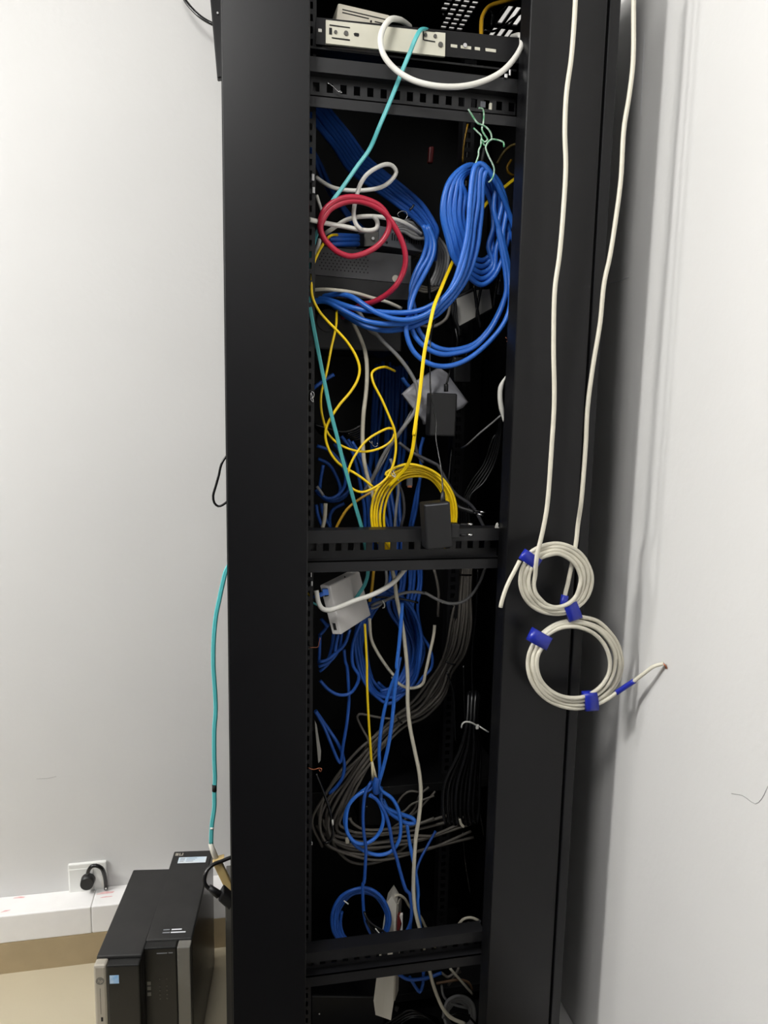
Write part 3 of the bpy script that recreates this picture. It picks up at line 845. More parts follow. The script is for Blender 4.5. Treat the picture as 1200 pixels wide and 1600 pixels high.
MB().obox(P(700, 788, -.0006), (P(665, 791.5, -.0006) - P(700, 788, -.0006)), (0, .001, 0), (0, 0, .0018), .0003).build('edge_highlight', 'greyplate', b3)  # grey strip standing in for the highlight along the top edge
pb1, pb2 = P(706, 837, .014), P(721, 841, .014)
MB().obox(P(704, 841, .008), (.0165, 0, -.001), (0, .02, 0), (0, 0, .026), .002).build('plug_base', 'blackpl', b3)
for py in (819.7, 836.3):
    MB().cyl(P(719, py, .018), P(732, py - .4, .018), .0021, 12).build('pin_sleeve', 'blackpl', b3)
    MB().cyl(P(731, py - .4, .018), P(738.5, py - .6, .018), .0023, 12).build('pin', 'chrome', b3)
MB().sweep([P(691, 787, .018), P(692, 778, .018), P(692, 768, .018)], [.0052, .0045, .003], 10).build('strain_relief', 'blackpl', b3)
cable('cord', [(692, 770), (691.5, 757), (689, 730), (685, 708), (681, 683), (682, 660), (678, 640), (673, 613), (672, 580), (672, 543), (674, 520), (680, 500)], [.018, .03, .05, .07, .08, .09, .1, .12], 2.4, 'blackcab', None, parent=b3)
# loose two-pin plug
pgl = thing('power_plug', 'black two-pin plug pointing right beside the yellow coil', 'plug', P(735, 802, .09))
MB().sweep(spline([P(712, 789, .1), P(720, 794, .095), P(730, 797, .09), P(740, 800.5, .085)], .004), .0048, 12).build('plug_body', 'blackpl', pgl)
for (a, b_, c_) in (((740, 798), (750, 799.5), (759, 801)), ((738, 801), (746, 803), (755, 805.5))):
    MB().cyl(P(*a, .085), P(*b_, .082), .002, 10).build('pin_sleeve', 'blackpl', pgl)
    MB().cyl(P(*b_, .082), P(*c_, .08), .0022, 10).build('pin', 'chrome', pgl)
cable('cord', [(714, 790), (705, 786), (700, 770), (702, 740), (706, 700)], [.1, .13, .18, .2], 4, 'blackcab', None, parent=pgl)

dp = lambda u, v: (630 + u / 6, 320 + v / 6)
ps, os_, exs_, ezs_ = brick('power_supply', 'black power supply with a large grey label under the blue hank', dp(480, 850), dp(800, 700), dp(870, 965), dp(515, 1160), .17, .05)
lbq = [P(*dp(u, v), .1692) for u, v in ((500, 880), (690, 800), (810, 790), (832, 968), (520, 1138))]
lb = MB().prism(lbq, (0, .0006, 0)).build('label_plate', 'label', ps)
lb['label'] = 'large grey paper label'
for i, pts in enumerate((c('D', (665, 750), (680, 880), (700, 1020), (725, 1150)), c('D', (735, 750), (715, 850), (695, 960), (690, 1080)), c('D', (470, 860), (490, 960), (480, 1060), (520, 1160)) + c('F', (525, 280)), c('D', (905, 560), (885, 700), (860, 850), (850, 960)), c('D', (240, 560), (242, 750), (250, 900)))):
    cable('power_lead', pts, [.15, .155, .16], 5, 'blackcab', 'black cord dangling across the labelled power supply', group='black cords by the labelled supply')
o = MB().obox(P(781, 459, .16), (.012, 0, .002), (0, .02, 0), (-.002, 0, .035), .003).build('connector', 'greyplate'); tag(o, 'small grey connector at the right edge behind the blue loops', 'connector')
# white cable end at right post
hp_ = spline(lift([(790.5, 588), (785, 598), (782, 608), (781.5, 622), (783.5, 638), (786, 650), (787, 659)], .085), .004)
mm = len(hp_)
rads = [.0012 + .0036 * min(1, i / (mm * .25)) * (1 if i < mm * .7 else max(.15, 1 - (i - mm * .7) / (mm * .3))) for i in range(mm)]
tag(MB().sweep(hp_, rads, 10).build('cable_end', 'white'), 'white cut cable end curling beside the right post', 'cable')
cable('power_cable', c('F', (915, 1015), (840, 1080), (720, 1180)) + c('H', (600, 270), (545, 300)), [.1, .13, .2], 3, 'grey', 'thin grey strand slanting from the white cable end')
for i in range(5):
    cable('power_lead', [(780 + i, 600 + 20 * i), (782 - 2 * i, 680), (772 - 4 * i, 725), (755 - 5 * i, 755), (735 - 4 * i, 775 + 5 * i), (735 - 4 * i, 840)], .24 + .014 * i, 4.4, 'blackcab', 'black cord bowed in the dark right part of the middle bay', group='black cords right of the power brick')
cw = [(790, 527), (793, 530), (797, 530), (794, 533), (795, 537), (792, 533)]
cable('copper_strand', cw, .06, 1.4, 'copper', 'tiny frayed copper strands at the right post', 'wire')
o = MB().prism([P(*p, .044) for p in ((774, 825), (776, 819), (778, 817), (779, 820), (778, 822), (780, 825))], (0, .004, 0)).build('clip', 'zip'); tag(o, 'little white clip on the right end of the middle rail', 'clip')

# ------------------------------------------------------------------ lower bay
ip = lambda u, v: (480 + u / 6, 860 + v / 6)
A, B, Cc, Dd = P(*ip(115, 325), .092), P(*ip(215, 332), .088), P(*ip(320, 790), .088), P(*ip(235, 790), .092)
E3 = P(*ip(490, 195), .155) - B
E4 = P(*ip(600, 610), .155) - Cc
ez = ((A - Dd) + (B - Cc)) / 2
ex = ((B - A) + (Cc - Dd)) / 2
ey = (E3 + E4) / 2
wb = thing('surface_box', 'white plastic network box with a blue plug under the middle rail', 'network box', Dd)
bm_ = MB()
vs = [Dd, Cc, B, A, Dd + E4, Cc + E4, B + E3, P(*ip(372, 198), .155)]
bm_.add(vs, [(0, 1, 2, 3), (1, 5, 6, 2), (3, 2, 6, 7), (0, 4, 5, 1), (0, 3, 7, 4), (4, 7, 6, 5)])
wbb = bm_.build('shell', 'box', wb)
bv = wbb.modifiers.new('Bevel', 'BEVEL'); bv.width = .0022; bv.segments = 3
def onface(pts, nm, m, y=.0868):
    return MB().prism([P(*ip(u, v), y) for u, v in pts], (0, .0012, 0)).build(nm, m, wb)
onface([(150, 365), (205, 360), (212, 425), (165, 435)], 'port', 'slot', .0895)
onface([(238, 682), (280, 684), (290, 748), (250, 746)], 'port', 'slot', .0895)
q = P(*ip(352, 245), .125)
MB().cyl(q, q - Vector((0, .002, .001)), .0012, 8).build('screw', 'slot', wb)
pgb = thing('network_plug', 'bright blue plug pushed into the white box', 'plug', P(505, 931, .08))
MB().obox(P(*ip(150, 425), .078), P(*ip(205, 420), .082) - P(*ip(150, 425), .078), (0, .009, 0), P(*ip(195, 362), .082) - P(*ip(203, 420), .082), .001).build('plug_body', 'blue', pgb)
MB().sweep([P(*ip(55, 437), .082), P(*ip(100, 428), .081), P(*ip(152, 405), .08)], [.0022, .0035, .0045], 10).build('boot', 'blue2', pgb)
cable('fibre_cable', c('I', (5, 400), (20, 420), (55, 436)), .086, 3.6, 'yellow', 'short yellow cord entering the blue plug from the left rail')
cable('fibre_cable', c('I', (5, 430), (30, 470), (60, 495), (105, 515)), .09, 3.4, 'aqua', 'short aqua cord under the blue plug')
cable('patch_cable', c('I', (85, 375), (95, 440), (110, 500), (140, 545), (200, 560), (300, 532), (450, 470), (600, 420), (720, 360), (820, 290), (880, 220), (930, 160)), [.075, .07, .068, .07, .072, .078, .085, .095], 8.0, 'white', 'thick white cable slung across the front of the white box', step=.005)

blow = 'blue cable drooping below the white box'
for i, pts in enumerate((c('I', (400, 740), (350, 880), (270, 960), (180, 1030), (110, 1045)), c('I', (325, 760), (305, 900), (250, 1000), (180, 1060), (105, 1090)), c('I', (250, 770), (232, 900), (205, 1000), (190, 1050)), c('I', (230, 1020), (170, 1090), (115, 1135)), c('I', (290, 780), (268, 900), (262, 950)),
                         c('I', (130, 640), (165, 680), (190, 720)), c('I', (120, 800), (115, 950), (110, 1060)), c('I', (200, 690), (150, 760), (110, 800)))):
    cable('network_cable', pts, .13 + .008 * (i % 4), 5.6, 'blue2', blow, group='blue cables below the white box')
cable('network_cable', c('K', (120, 140), (200, 225), (300, 275), (400, 262), (460, 190), (485, 100)) + c('I', (430, 1080), (425, 900), (470, 750), (510, 660)), .14, 5.6, 'blue2', 'blue cable with a low sagging curve left of the yellow cord')
cable('network_cable', c('I', (345, 930), (360, 1050)) + c('K', (372, 0), (388, 200), (390, 350), (372, 540), (340, 730), (308, 910), (280, 870), (210, 700), (150, 560), (75, 430)), .15, 5.6, 'blue2', 'blue cable falling straight then doubling back in a sharp V')
cable('network_cable', c('K', (75, 420), (180, 570), (280, 720), (330, 830), (348, 950), (330, 1050), (280, 1130), (205, 1200)), .16, 6, 'blue2', 'blue cable sweeping down the left of the lower bay')
cable('cable_hank', ringpts(606, 1010, 52, 88, 40, 70, 6.6, a0=-1.6, dx=6, dy=-4, jit=3.2, y0=.17, y1=.22), .19, 5.8, 'blue2', 'large loose hank of blue cable right below the white box', 'cable hank')
for i in range(11):
    x0 = 612 + 4.6 * i
    pts = [(x0, 880), (x0 - 2 + random.uniform(-3, 3), 915), (x0 - 6 + random.uniform(-4, 2), 950), (630 + 3.2 * i, 990 + 2 * i), (636 + 2.6 * i, 1020 + 2 * (i % 4)), (630 + 2.2 * i, 1050), (612 + 2 * i, 1074 + (i % 3) * 4), (594 + i, 1080 + (i % 4) * 3)]
    cable('network_cable', pts, [.25, .24, .23, .2 + .008 * (i % 4), .2, .19, .19], 5.4, 'blue2', 'blue cable in the dense bunch right of the white box', group='dense blue bunch in the lower bay')
cable('network_cable', c('J', (215, 770), (300, 900), (335, 1020), (315, 1120)) + c('L', (250, 100), (180, 185), (100, 200)), .18, 5, 'blue2', 'outermost blue cable curving round the right of the dense bunch')
cable('patch_cable', c('I', (585, 640), (600, 830), (660, 960), (760, 1110), (820, 1190)) + c('K', (800, 110), (900, 195), (1000, 210), (1080, 175)) + c('J', (270, 1140), (310, 960), (345, 800), (355, 700)), [.14, .15, .16, .16, .15, .16], 5.4, 'ivory', 'ivory cable making a wide U among the blue loops')
cable('power_cable', c('J', (350, 180), (375, 280), (392, 400), (385, 620)), .22, 4.6, 'taupe', 'dim taupe cable hanging right of the dense blue bunch')
cable('power_cable', c('I', (740, 180), (745, 300), (720, 380)), .2, 5, 'grey', 'short grey cable above the black tie in the lower bay')
cable('power_cable', c('I', (600, 520), (660, 490), (710, 480), (800, 438), (900, 400), (1000, 388), (1100, 400)) + c('J', (270, 400), (380, 460), (490, 496), (600, 488), (700, 420), (780, 290), (830, 165)), [.16, .14, .13, .12, .12, .13], 5.2, 'grey', 'grey cable waving right across the dark lower bay')
cable('power_cable', c('I', (600, 545), (650, 535), (700, 495), (690, 480)), .16, 4, 'grey', 'grey cable stub behind the right edge of the white box')
cable('cable_tie', c('I', (640, 440), (720, 440), (800, 450), (900, 458), (1040, 490)), .15, 3.6, 'blackcab', 'black tie strapped over the blue bunch', 'tie')
cable('twist_tie', c('I', (705, 540), (722, 535), (725, 505), (705, 470)), .14, 2, 'zip', 'small white clip end beside the white box', 'tie')
cable('fibre_cable', c('I', (625, 180), (615, 280), (600, 400), (585, 480)), .16, 5, 'amber', 'amber twin cord behind the right edge of the white box', duplex=True)
fy = thing('fibre_cable', 'yellow fibre cord falling to two cream boots at the blue knot', 'cable', P(575, 1100, .13))
cable('jacket', c('I', (540, 690), (550, 860), (560, 1060)) + c('K', (560, 0), (562, 200), (575, 480), (592, 740), (602, 900)), .12, 4.2, 'yellow', None, parent=fy)
for (a, b_) in (((604, 900), (615, 1075)), ((612, 900), (645, 1062))):
    pa, pb_ = [P(480 + u / 6, 1040 + v / 6, .118) for u, v in (a, b_)]
    MB().sweep([pa, pa.lerp(pb_, .5), pb_], [.0014, .0022, .0032], 10).build('boot', 'bootcream', fy)
    pc_ = pb_ + (pb_ - pa).normalized() * .018
    MB().obox(pb_ - Vector((.0038, .004, 0)), (.0076, 0, 0), (0, .008, 0), pc_ - pb_, .0008).build('connector', 'blue2', fy)
cable('network_cable', c('I', (890, 490), (882, 650), (860, 900), (840, 1100)) + c('K', (845, 30), (820, 250), (800, 480), (770, 700), (740, 850), (695, 1020), (660, 1130)), [.12, .11, .11, .115, .12], 6.6, 'blue', 'right one of two blue cables dropping to the knot')
cable('network_cable', c('I', (870, 1000), (840, 1150)) + c('K', (800, 160), (735, 370), (692, 600), (675, 800), (682, 1000), (670, 1130)), .125, 6.4, 'blue', 'left one of two blue cables dropping to the knot')
# tied blue loops
cable('network_cable', c('M', (650, 130), (600, 190), (480, 250), (395, 340), (365, 480), (375, 600), (440, 690), (530, 712), (620, 670), (685, 590), (715, 480), (690, 360), (640, 285), (580, 255)), [.115, .11, .105, .105, .11], 6.4, 'blue', 'blue cable in the tighter round loop tied below the knot')
cable('network_cable', c('M', (660, 150), (700, 215), (790, 280), (850, 380), (876, 520), (860, 680), (790, 780), (680, 815), (560, 790), (450, 720), (380, 610), (352, 480), (395, 340), (490, 240), (600, 160)), [.12, .118, .115, .115, .12], 6.4, 'blue', 'blue cable in the wider round loop tied below the knot')
cable('network_cable', c('M', (600, 130), (550, 220), (525, 400), (530, 600), (550, 750), (545, 900), (530, 1080)) + c('O', (525, 0), (525, 200), (535, 300), (560, 400), (640, 540), (700, 620)), [.11, .1, .1, .1, .11, .12], 5.8, 'blue2', 'blue cable hanging straight through the middle of the tied loops')
cable('network_cable', c('M', (590, 250), (640, 285), (720, 400), (770, 550), (800, 720), (840, 850), (880, 1000), (930, 1150)) + c('O', (955, 90), (980, 240), (965, 380), (900, 510), (860, 580)), [.11, .1, .1, .105, .12], 6.2, 'blue2', 'blue cable leaning right from the tied loops to the power strip')
cable('network_cable', c('M', (690, 180), (700, 330), (790, 400), (900, 440), (990, 475), (1012, 510), (950, 522), (870, 485), (770, 410), (710, 300)), .14, 7.4, 'blue', 'short doubled blue cable end poking right from the knot')
cable('network_cable', c('M', (935, 520), (960, 700), (990, 850), (1020, 1000), (1040, 1190)) + c('O', (1035, 150), (1055, 380), (1070, 500), (1090, 600)), [.14, .12, .11, .11], 6.4, 'blue', 'blue cable twisting down in front of the long ivory cable')
cable('network_cable', c('M', (1205, 590), (1100, 780), (1050, 880), (1020, 980), (990, 1100), (985, 1200)) + c('O', (985, 200), (970, 400), (965, 560)), [.2, .16, .14, .13], 4.8, 'blue2', 'thin blue cable slanting in from the right to the ivory cable')
tk = thing('cable_tie', 'blue knot tying the loops under the cream boots', 'tie', P(588, 1228, .11))
MB().sweep(spline([P(590, 1216, .106), P(588, 1222, .104), P(587, 1230, .104), P(588, 1238, .108)], .003), .0068, 12).build('band', 'blue2', tk)

# taupe bundle: down from the rail, bound, then left across to the low coil
tb = [(726, 885), (724, 930), (720, 975), (712, 1015), (698, 1045), (682, 1078), (655, 1108), (625, 1125), (596, 1152), (570, 1185), (545, 1220), (525, 1252), (512, 1285), (520, 1310), (555, 1322), (600, 1324), (660, 1312), (735, 1290)]
for i in range(9):
    k = i - 4
    pts = []
    for j, (x, y) in enumerate(tb):
        sp_ = [1.8, 1.9, 2.4, 2.6, 1.9, 2.6, 2.4, 1.6, 1.9, 2.2, 2.8, 3.4, 3.6, 3.4, 3.6, 3.8, 3.8, 3.8][j]
        ang = [0, 0, .2, .5, .7, .8, 1.1, .9, .75, .7, .6, .4, .1, -.6, -1.35, -1.55, -1.7, -1.8][j]
        pts.append((x + k * sp_ * 1.55 * math.cos(ang) + random.uniform(-1, 1) * (1 + .25 * j), y + k * sp_ * 1.55 * math.sin(ang) + random.uniform(-1, 1) * (1 + .2 * j)))
    n_end = len(pts) if i % 3 else 14
    cable('network_cable', pts[:n_end], [.32, .3, .28, .25, .22 + .006 * (i % 3), .22, .21 + .008 * (i % 4), .22, .24], 4.8, 'taupe', 'taupe grey cable in the tied bundle slanting across the lower bay', group='taupe bundle in the lower bay')
cable('network_cable', c('K', (860, 500), (700, 490), (590, 470), (490, 455), (470, 480), (510, 580), (570, 690), (590, 760)), .2, 4, 'taupe', 'taupe cable sticking out left in a sharp bend from the bundle')
for pts in (c('K', (845, 470), (865, 520), (890, 540)), c('K', (575, 740), (600, 800), (625, 820)), c('J', (460, 1040), (510, 1065), (550, 1070)), c('J', (590, 228), (640, 232), (700, 232))):
    cable('cable_tie', pts, .185, 3.2, 'blackcab', 'thin black tie round the taupe bundle', 'tie', group='ties on the taupe bundle')
for i, pts in enumerate((c('M', (1190, 470), (1050, 520), (900, 550), (700, 578), (520, 572), (420, 510), (400, 470)), c('M', (1200, 640), (900, 640), (700, 692), (520, 692), (380, 660), (250, 630), (170, 560), (150, 480)), c('M', (950, 710), (850, 790), (700, 870), (540, 900), (400, 875), (300, 790), (240, 690), (255, 600)),
                         c('M', (940, 700), (800, 720), (600, 765), (420, 765), (290, 715), (200, 645), (120, 590), (90, 540)), c('M', (1200, 220), (1100, 330), (1000, 430), (860, 520), (760, 600)), c('M', (1040, 225), (960, 218), (890, 265), (840, 335)), c('M', (1190, 260), (1080, 300), (980, 340), (900, 410), (760, 440)), c('M', (1140, 180), (1050, 260), (1020, 360), (950, 450), (800, 560)), c('M', (150, 490), (100, 440), (110, 380), (160, 330)))):
    cable('network_cable', pts, .22 + .009 * (i % 5), 5.0 if i < 4 else 3.6, 'taupe', 'taupe cable looped low behind the tied blue loops', group='taupe loops low in the bay')

# black cord hank with white zip tie
def bhank():
    pts = []
    for i in range(8):
        k = i - 3.5
        s = 1 if i % 2 else -1
        xt, xb = 736 + 1.9 * k, 718 + 6.6 * k
        d = .13 + .006 * (i % 3)
        seq = [(xt + 3, 1082, d + .03), (xt, 1132, d), (xt - 4 + 1.6 * k, 1170, d), (xb, 1225, d), (xb - 2, 1270, d), (xb + 3, 1290 - abs(k), d + .006), (xb + 6.4, 1270, d + .012), (xb + 8, 1225, d + .012), (xt + 4 + k, 1165, d + .01), (xt + 3, 1130, d + .008), (xt + 6, 1086, d + .035)]
        pts += seq
    return pts
bh = thing('cord_hank', 'hank of black power cord bound by a white zip tie', 'cord hank', P(725, 1292, .14))
cable('cord', bhank(), .14, 6.2, 'blackcab', None, parent=bh)
zt = spline(lift([(721, 1137), (722.5, 1131), (727, 1128), (735, 1128.5), (742, 1132), (747, 1135)], [.118, .114, .11, .11, .113]), .003)
zz = MB().sweep(zt, .0024, 10, lambda a: .35 + .65 * abs(math.sin(a)), UPV).build('zip_tie', 'zip', bh)
MB().obox(P(744, 1140, .108), (.0052, 0, 0), (0, .006, 0), (.001, 0, .0085), .0008).build('tie_head', 'zip', zz)
MB().sweep([P(749, 1135, .111), P(756, 1139.5, .109), P(763.5, 1144, .107)], .0022, 10, lambda a: .35 + .65 * abs(math.sin(a)), UPV).build('tie_tail', 'zip', zz)
o = MB().prism([P(*p, .128) for p in ((717, 1281), (720, 1280), (722, 1287), (726, 1291), (724, 1294), (719, 1289))], (0, .003, 0)).build('paper_scrap', 'ivory'); tag(o, 'tiny pale scrap at the foot of the black hank', 'scrap')
for i, pts in enumerate((c('L', (470, 60), (530, 250), (542, 450), (550, 700)), c('L', (625, 0), (632, 300), (642, 520)), c('J', (760, 180), (745, 600), (715, 850)) + c('L', (705, 0), (715, 380)), c('N', (740, 90), (770, 350), (820, 640)), c('N', (620, 600), (640, 850), (690, 1180)))):
    cable('power_lead', pts, .2 + .01 * i, 3.4, 'blackcab', 'thin black cord hanging in the dark right of the lower bay', group='thin black cords in the lower bay')
# left rail bits
lc = thing('power_lead', 'black cord with a white tip hanging by the lower left rail', 'cord', P(515, 1320, .11))
cable('cord', c('M', (80, 50), (150, 220), (205, 380), (228, 480)), [.09, .1, .11], 4.4, 'blackcab', None, parent=lc)
MB().cyl(P(*[519.3, 1281], .108), P(*[519.8, 1289], .108), .0019, 10).build('tip', 'zip', lc)
cable('tail', c('M', (235, 530), (240, 620), (210, 690), (150, 705)), .12, 5, 'blackcab', None, parent=lc)
cable('copper_strand', c('K', (5, 955), (60, 975), (105, 962), (135, 965), (125, 995), (110, 975)), .07, 1.8, 'copper', 'bare copper strand poking from the lower left rail', 'wire')
cable('copper_strand', c('I', (15, 912), (60, 910), (100, 905), (110, 860), (122, 820)), .07, 1.5, 'copper', 'thin copper wire bent up by the left rail below the white box', 'wire')
tb_ = MB().prism([P(480 + u / 6, 1040 + v / 6, .085) for u, v in ((72, 520), (90, 560), (112, 700), (130, 800), (125, 890), (105, 915), (95, 800), (80, 640))], (0, .004, 0)).build('tape_strip', 'label')
tag(tb_, 'crumpled grey tape strip hanging by the lower left rail', 'tape')
o = MB().obox(P(540, 1319, .2), (.008, 0, 0), (0, .006, 0), (0, 0, .012), .001).build('network_plug', 'ivory'); tag(o, 'small beige plug tip among the low taupe loops', 'plug')
# dark equipment in the low bays
for (x0, x1, y0, y1, d, lb_) in ((560, 655, 1232, 1290, .36, 'black equipment case in the shadows behind the tied loops'), (486, 600, 1556, 1640, .24, 'black equipment case at the bottom left of the rack')):
    t = thing('equipment_case', lb_, 'device', P(x0, y1, d))
    MB().obox(P(x0, y1, d), P(x1, y1, d) - P(x0, y1, d), (0, .18, 0), (0, 0, P(x0, y0, d).z - P(x0, y1, d).z), .003).build('case', 'blackpl', t)
    q = P(x0 + 13, y0 + 28, d)
    MB().cyl(q, q - Vector((0, .001, 0)), .0016, 10).build('indicator', 'zip', t)

# ------------------------------------------------------------------ bottom bays
bc = cable('cable_coil', ringpts(564, 1436, 46, 49, 36, 42, 4.2, a0=2.2, dx=3, dy=2, jit=1.4, y0=.115, y1=.135), .12, 6.0, 'blue2', 'coil of blue cable standing above the bottom rail', 'cable coil', step=.006)
cable('twist_tie', c('O', (345, 165), (365, 180), (385, 195)), .108, 2.2, 'zip', None, parent=bc)
st = thing('power_strip', 'white power strip with red switch standing behind the bottom rail', 'power strip', P(600, 1600, .14))
op = lambda u, v: (480 + u / 6, 1380 + v / 6)
T0, T1 = P(*op(735, 200), .135), P(*op(838, 200), .13)
B0, B1 = P(*op(640, 1235), .135), P(*op(800, 1285), .13)
mid0, mid1 = P(*op(622, 1100), .135), P(*op(806, 1120), .13)
prf = [T0, P(*op(790, 120), .132), T1, mid1, P(*op(785, 1285), .13), P(*op(700, 1255), .133), B0, mid0]
MB().prism(prf, (0.012, .034, 0)).build('body', 'strip', st)
MB().prism([T1 + Vector((.0005, .004, -.002)), T1 + Vector((.014, .03, -.004)), mid1 + Vector((.014, .03, .0)), mid1 + Vector((.0005, .004, 0))], (.004, 0, 0)).build('socket_face', 'silver', st)
MB().prism([P(*op(u, v), .128) for u, v in ((846, 310), (868, 300), (890, 345), (858, 455), (838, 440))], (.003, .01, 0)).build('rocker_switch', 'darkred', st)
MB().prism([P(*op(u, v), .127) for u, v in ((866, 308), (895, 300), (893, 470), (870, 465), (888, 380))], (.002, .008, 0)).build('switch_edge', 'zip', st)
q = P(*op(826, 1170), .135)
MB().cyl(q, q + Vector((.004, -.004, 0)), .005, 14).build('socket_hole', 'slot', st)
cable('cord', c('O', (795, 180), (808, 130), (850, 110), (910, 140), (960, 220), (1060, 310), (1110, 410), (1160, 500), (1200, 600)), [.14, .15, .18, .2], 4.6, 'ivory', None, parent=st)
for i, pts in enumerate((c('O', (535, 270), (560, 330), (620, 390), (700, 440), (800, 530)), c('O', (545, 300), (590, 400), (660, 480), (720, 560)), c('O', (555, 350), (600, 440), (630, 540), (650, 600)))):
    cable('power_lead', pts, .09 + .006 * i, 3.8, 'blackcab', 'black cord fraying out in front of the power strip', group='black cords before the power strip')
for pts in (c('O', (640, 425), (690, 490), (715, 545)), c('O', (700, 500), (745, 520), (760, 550))):
    cable('copper_strand', pts, .085, 2.0, 'zip', 'bare pale wire end before the power strip', 'wire', group='pale wire ends before the power strip')
for i, pts in enumerate((c('Q', (690, 480), (695, 400), (740, 340), (810, 322), (890, 350)), c('Q', (735, 480), (745, 410), (790, 370), (850, 400)))):
    cable('power_cable', pts, .2 + .01 * i, 5.0 - i, 'ivory', ['outer beige cable arching above the right end of the bottom rail', 'inner beige cable arching above the right end of the bottom rail'][i])
cable('network_cable', c('Q', (840, 450), (880, 390), (900, 350)), .19, 5, 'dgrey', 'short dark teal-grey cable at the right end of the bottom rail')
for i, pts in enumerate((c('Q', (130, 850), (220, 900), (330, 900), (430, 880)), c('Q', (240, 880), (300, 980), (335, 1020), (365, 940), (370, 830)), c('Q', (380, 900), (460, 870), (540, 840)))):
    cable('network_cable', pts, .15 + .012 * i, 6, 'blue2', 'blue cable sagging under the bottom rail', group='blue cables under the bottom rail')
cable('cable_coil', ringpts(718, 1586, 26, 30, 17, 20, 4.5, a0=3.0, jit=2, y0=.17, y1=.2), .18, 5.4, 'grey', 'small coil of pale grey cable at the bottom right', 'cable coil')
for i, (pts, m) in enumerate(((c('Q', (540, 960), (560, 1060), (640, 1130), (780, 1170)), 'grey'), (c('Q', (620, 800), (690, 880), (760, 960), (830, 1040)), 'ivory'), (c('Q', (490, 940), (600, 920), (700, 905), (790, 930), (830, 1000)), 'brown'), (c('Q', (700, 790), (660, 880), (600, 960)), 'taupe'), (c('Q', (540, 840), (600, 880), (650, 850), (720, 830)), 'taupe'))):
    cable('power_cable', pts, .18 + .01 * i, 4.6, m, ['pale grey cable curving over the small grey coil', 'ivory cable slanting down above the small grey coil', 'brown cable arched over the small grey coil', 'taupe cable crossing under the bottom rail toward the left', 'taupe cable wriggling just under the bottom rail'][i])
cable('power_lead', c('Q', (620, 1240), (700, 1220), (790, 1250), (870, 1330)), .16, 4, 'blackcab', 'black cord crossing the small grey coil at the bottom')
for i in range(4):
    cable('power_lead', [(596 + 8 * i, 1604), (618 + 8 * i, 1590), (640 + 6 * i, 1578 + 4 * i), (668 + 4 * i, 1590), (690, 1610 + 4 * i)], .2 + .012 * i, 4.6, 'blackcab', 'black cord heaped at the bottom of the rack', group='black cords heaped at the bottom')

# ------------------------------------------------------------------ taped ivory coils hanging in front of the right post
def sleeve(cx, cy, tx, ty, length, half, dep, parent, name='tape_band', hd=.0062):
    """flat tape wound round a bundle: centre, direction of the bundle and half-width in photo pixels"""
    d = math.hypot(tx, ty)
    tx, ty = tx / d, ty / d
    a, b_ = P(cx - tx * length / 2, cy - ty * length / 2, dep), P(cx + tx * length / 2, cy + ty * length / 2, dep)
    side = (P(cx - ty * half, cy + tx * half, dep) - P(cx, cy, dep))
    nrm = Vector((0, hd, 0))
    n = 20
    vs, fs = [], []
    for k, cpt in enumerate((a, a.lerp(b_, .5), b_)):
        for i in range(n):
            an = 2 * math.pi * i / n
            ca, sa = math.cos(an), math.sin(an)
            ca = math.copysign(abs(ca) ** .6, ca); sa = math.copysign(abs(sa) ** .6, sa)
            vs.append(cpt + side * ca * (1 + .04 * math.sin(3 * an + k)) + nrm * sa)
    for k in range(2):
        for i in range(n):
            fs.append((k * n + i, k * n + (i + 1) % n, (k + 1) * n + (i + 1) % n, (k + 1) * n + i))
    fs += [tuple(range(n - 1, -1, -1)), tuple(2 * n + i for i in range(n))]
    o = MB().add(vs, fs, True).build(name, 'tape', parent)
    return o
yh = -.05
d1 = [(900, -60), (899, 0), (893, 87), (885, 147), (882.5, 205), (884, 259), (880, 332), (874, 400), (867, 452), (865, 540), (866, 627), (862, 697), (855, 790), (850, 820), (844, 847), (840, 862), (838, 876)]
up = [(x, y, yh - .012) for x, y in d1]
ring1 = ringpts(869, 908, 35, 38, 60, 57, 4.0, a0=-2.55, n=18, dx=-2, dy=-2, jit=.8, wob=2.2, y0=yh - .004, y1=yh + .003, rev=True)
r1 = thing('network_cable', 'ivory cable from above ending in the upper taped coil', 'cable', P(867, 967, yh))
cable('jacket', up + ring1[1:] , yh, 7.4, 'cable_w', None, parent=r1, step=.006)
cable('loose_end', [(812, 876, yh - .002), (805, 890, yh - .004), (797, 905, yh - .006), (790, 921, yh - .008), (784, 940, yh - .008), (782, 949, yh - .008)], yh, 7.0, 'cable_w', None, parent=r1)
sleeve(829, 874, -.55, .8, 18, 16, yh, r1)
sleeve(894, 955, .9, -.35, 21, 14.5, yh, r1)
d2 = [(990.5, -60), (990, 0), (989, 98), (983, 150), (975, 200), (970, 280), (962, 343), (953, 400), (944, 442), (937.5, 505), (926, 575), (918, 638), (915, 697), (908, 785), (903, 820), (900, 848), (893, 884), (887, 913), (883, 931), (886, 948), (897, 960)]
ring2 = ringpts(896, 1036, 76, 73, 56, 53, 3.82, a0=-1.4, n=18, dx=0, dy=0, jit=.9, wob=2.6, y0=yh + .010, y1=yh + .0)
r2 = thing('network_cable', 'ivory cable from above ending in the lower, larger taped coil', 'cable', P(896, 1110, yh))
cable('jacket', [(x, y, yh + (.008 if y > 800 else -.004)) for x, y in d2] + ring2[1:], yh, 7.4, 'cable_w', None, parent=r2, step=.006)
tip = PX(1037, 1037, XW - .006)
endp = lift([(918, 1102), (931, 1101), (950, 1092), (966, 1080)], [yh + .004, yh - .01]) + [P(988, 1066, -.08), P(1008, 1051, -.103), P(1022, 1041, -.116), tip]
MB().sweep(spline(endp, .006), wpx(6.6, yh), 10).build('loose_end', 'cable_w', r2)
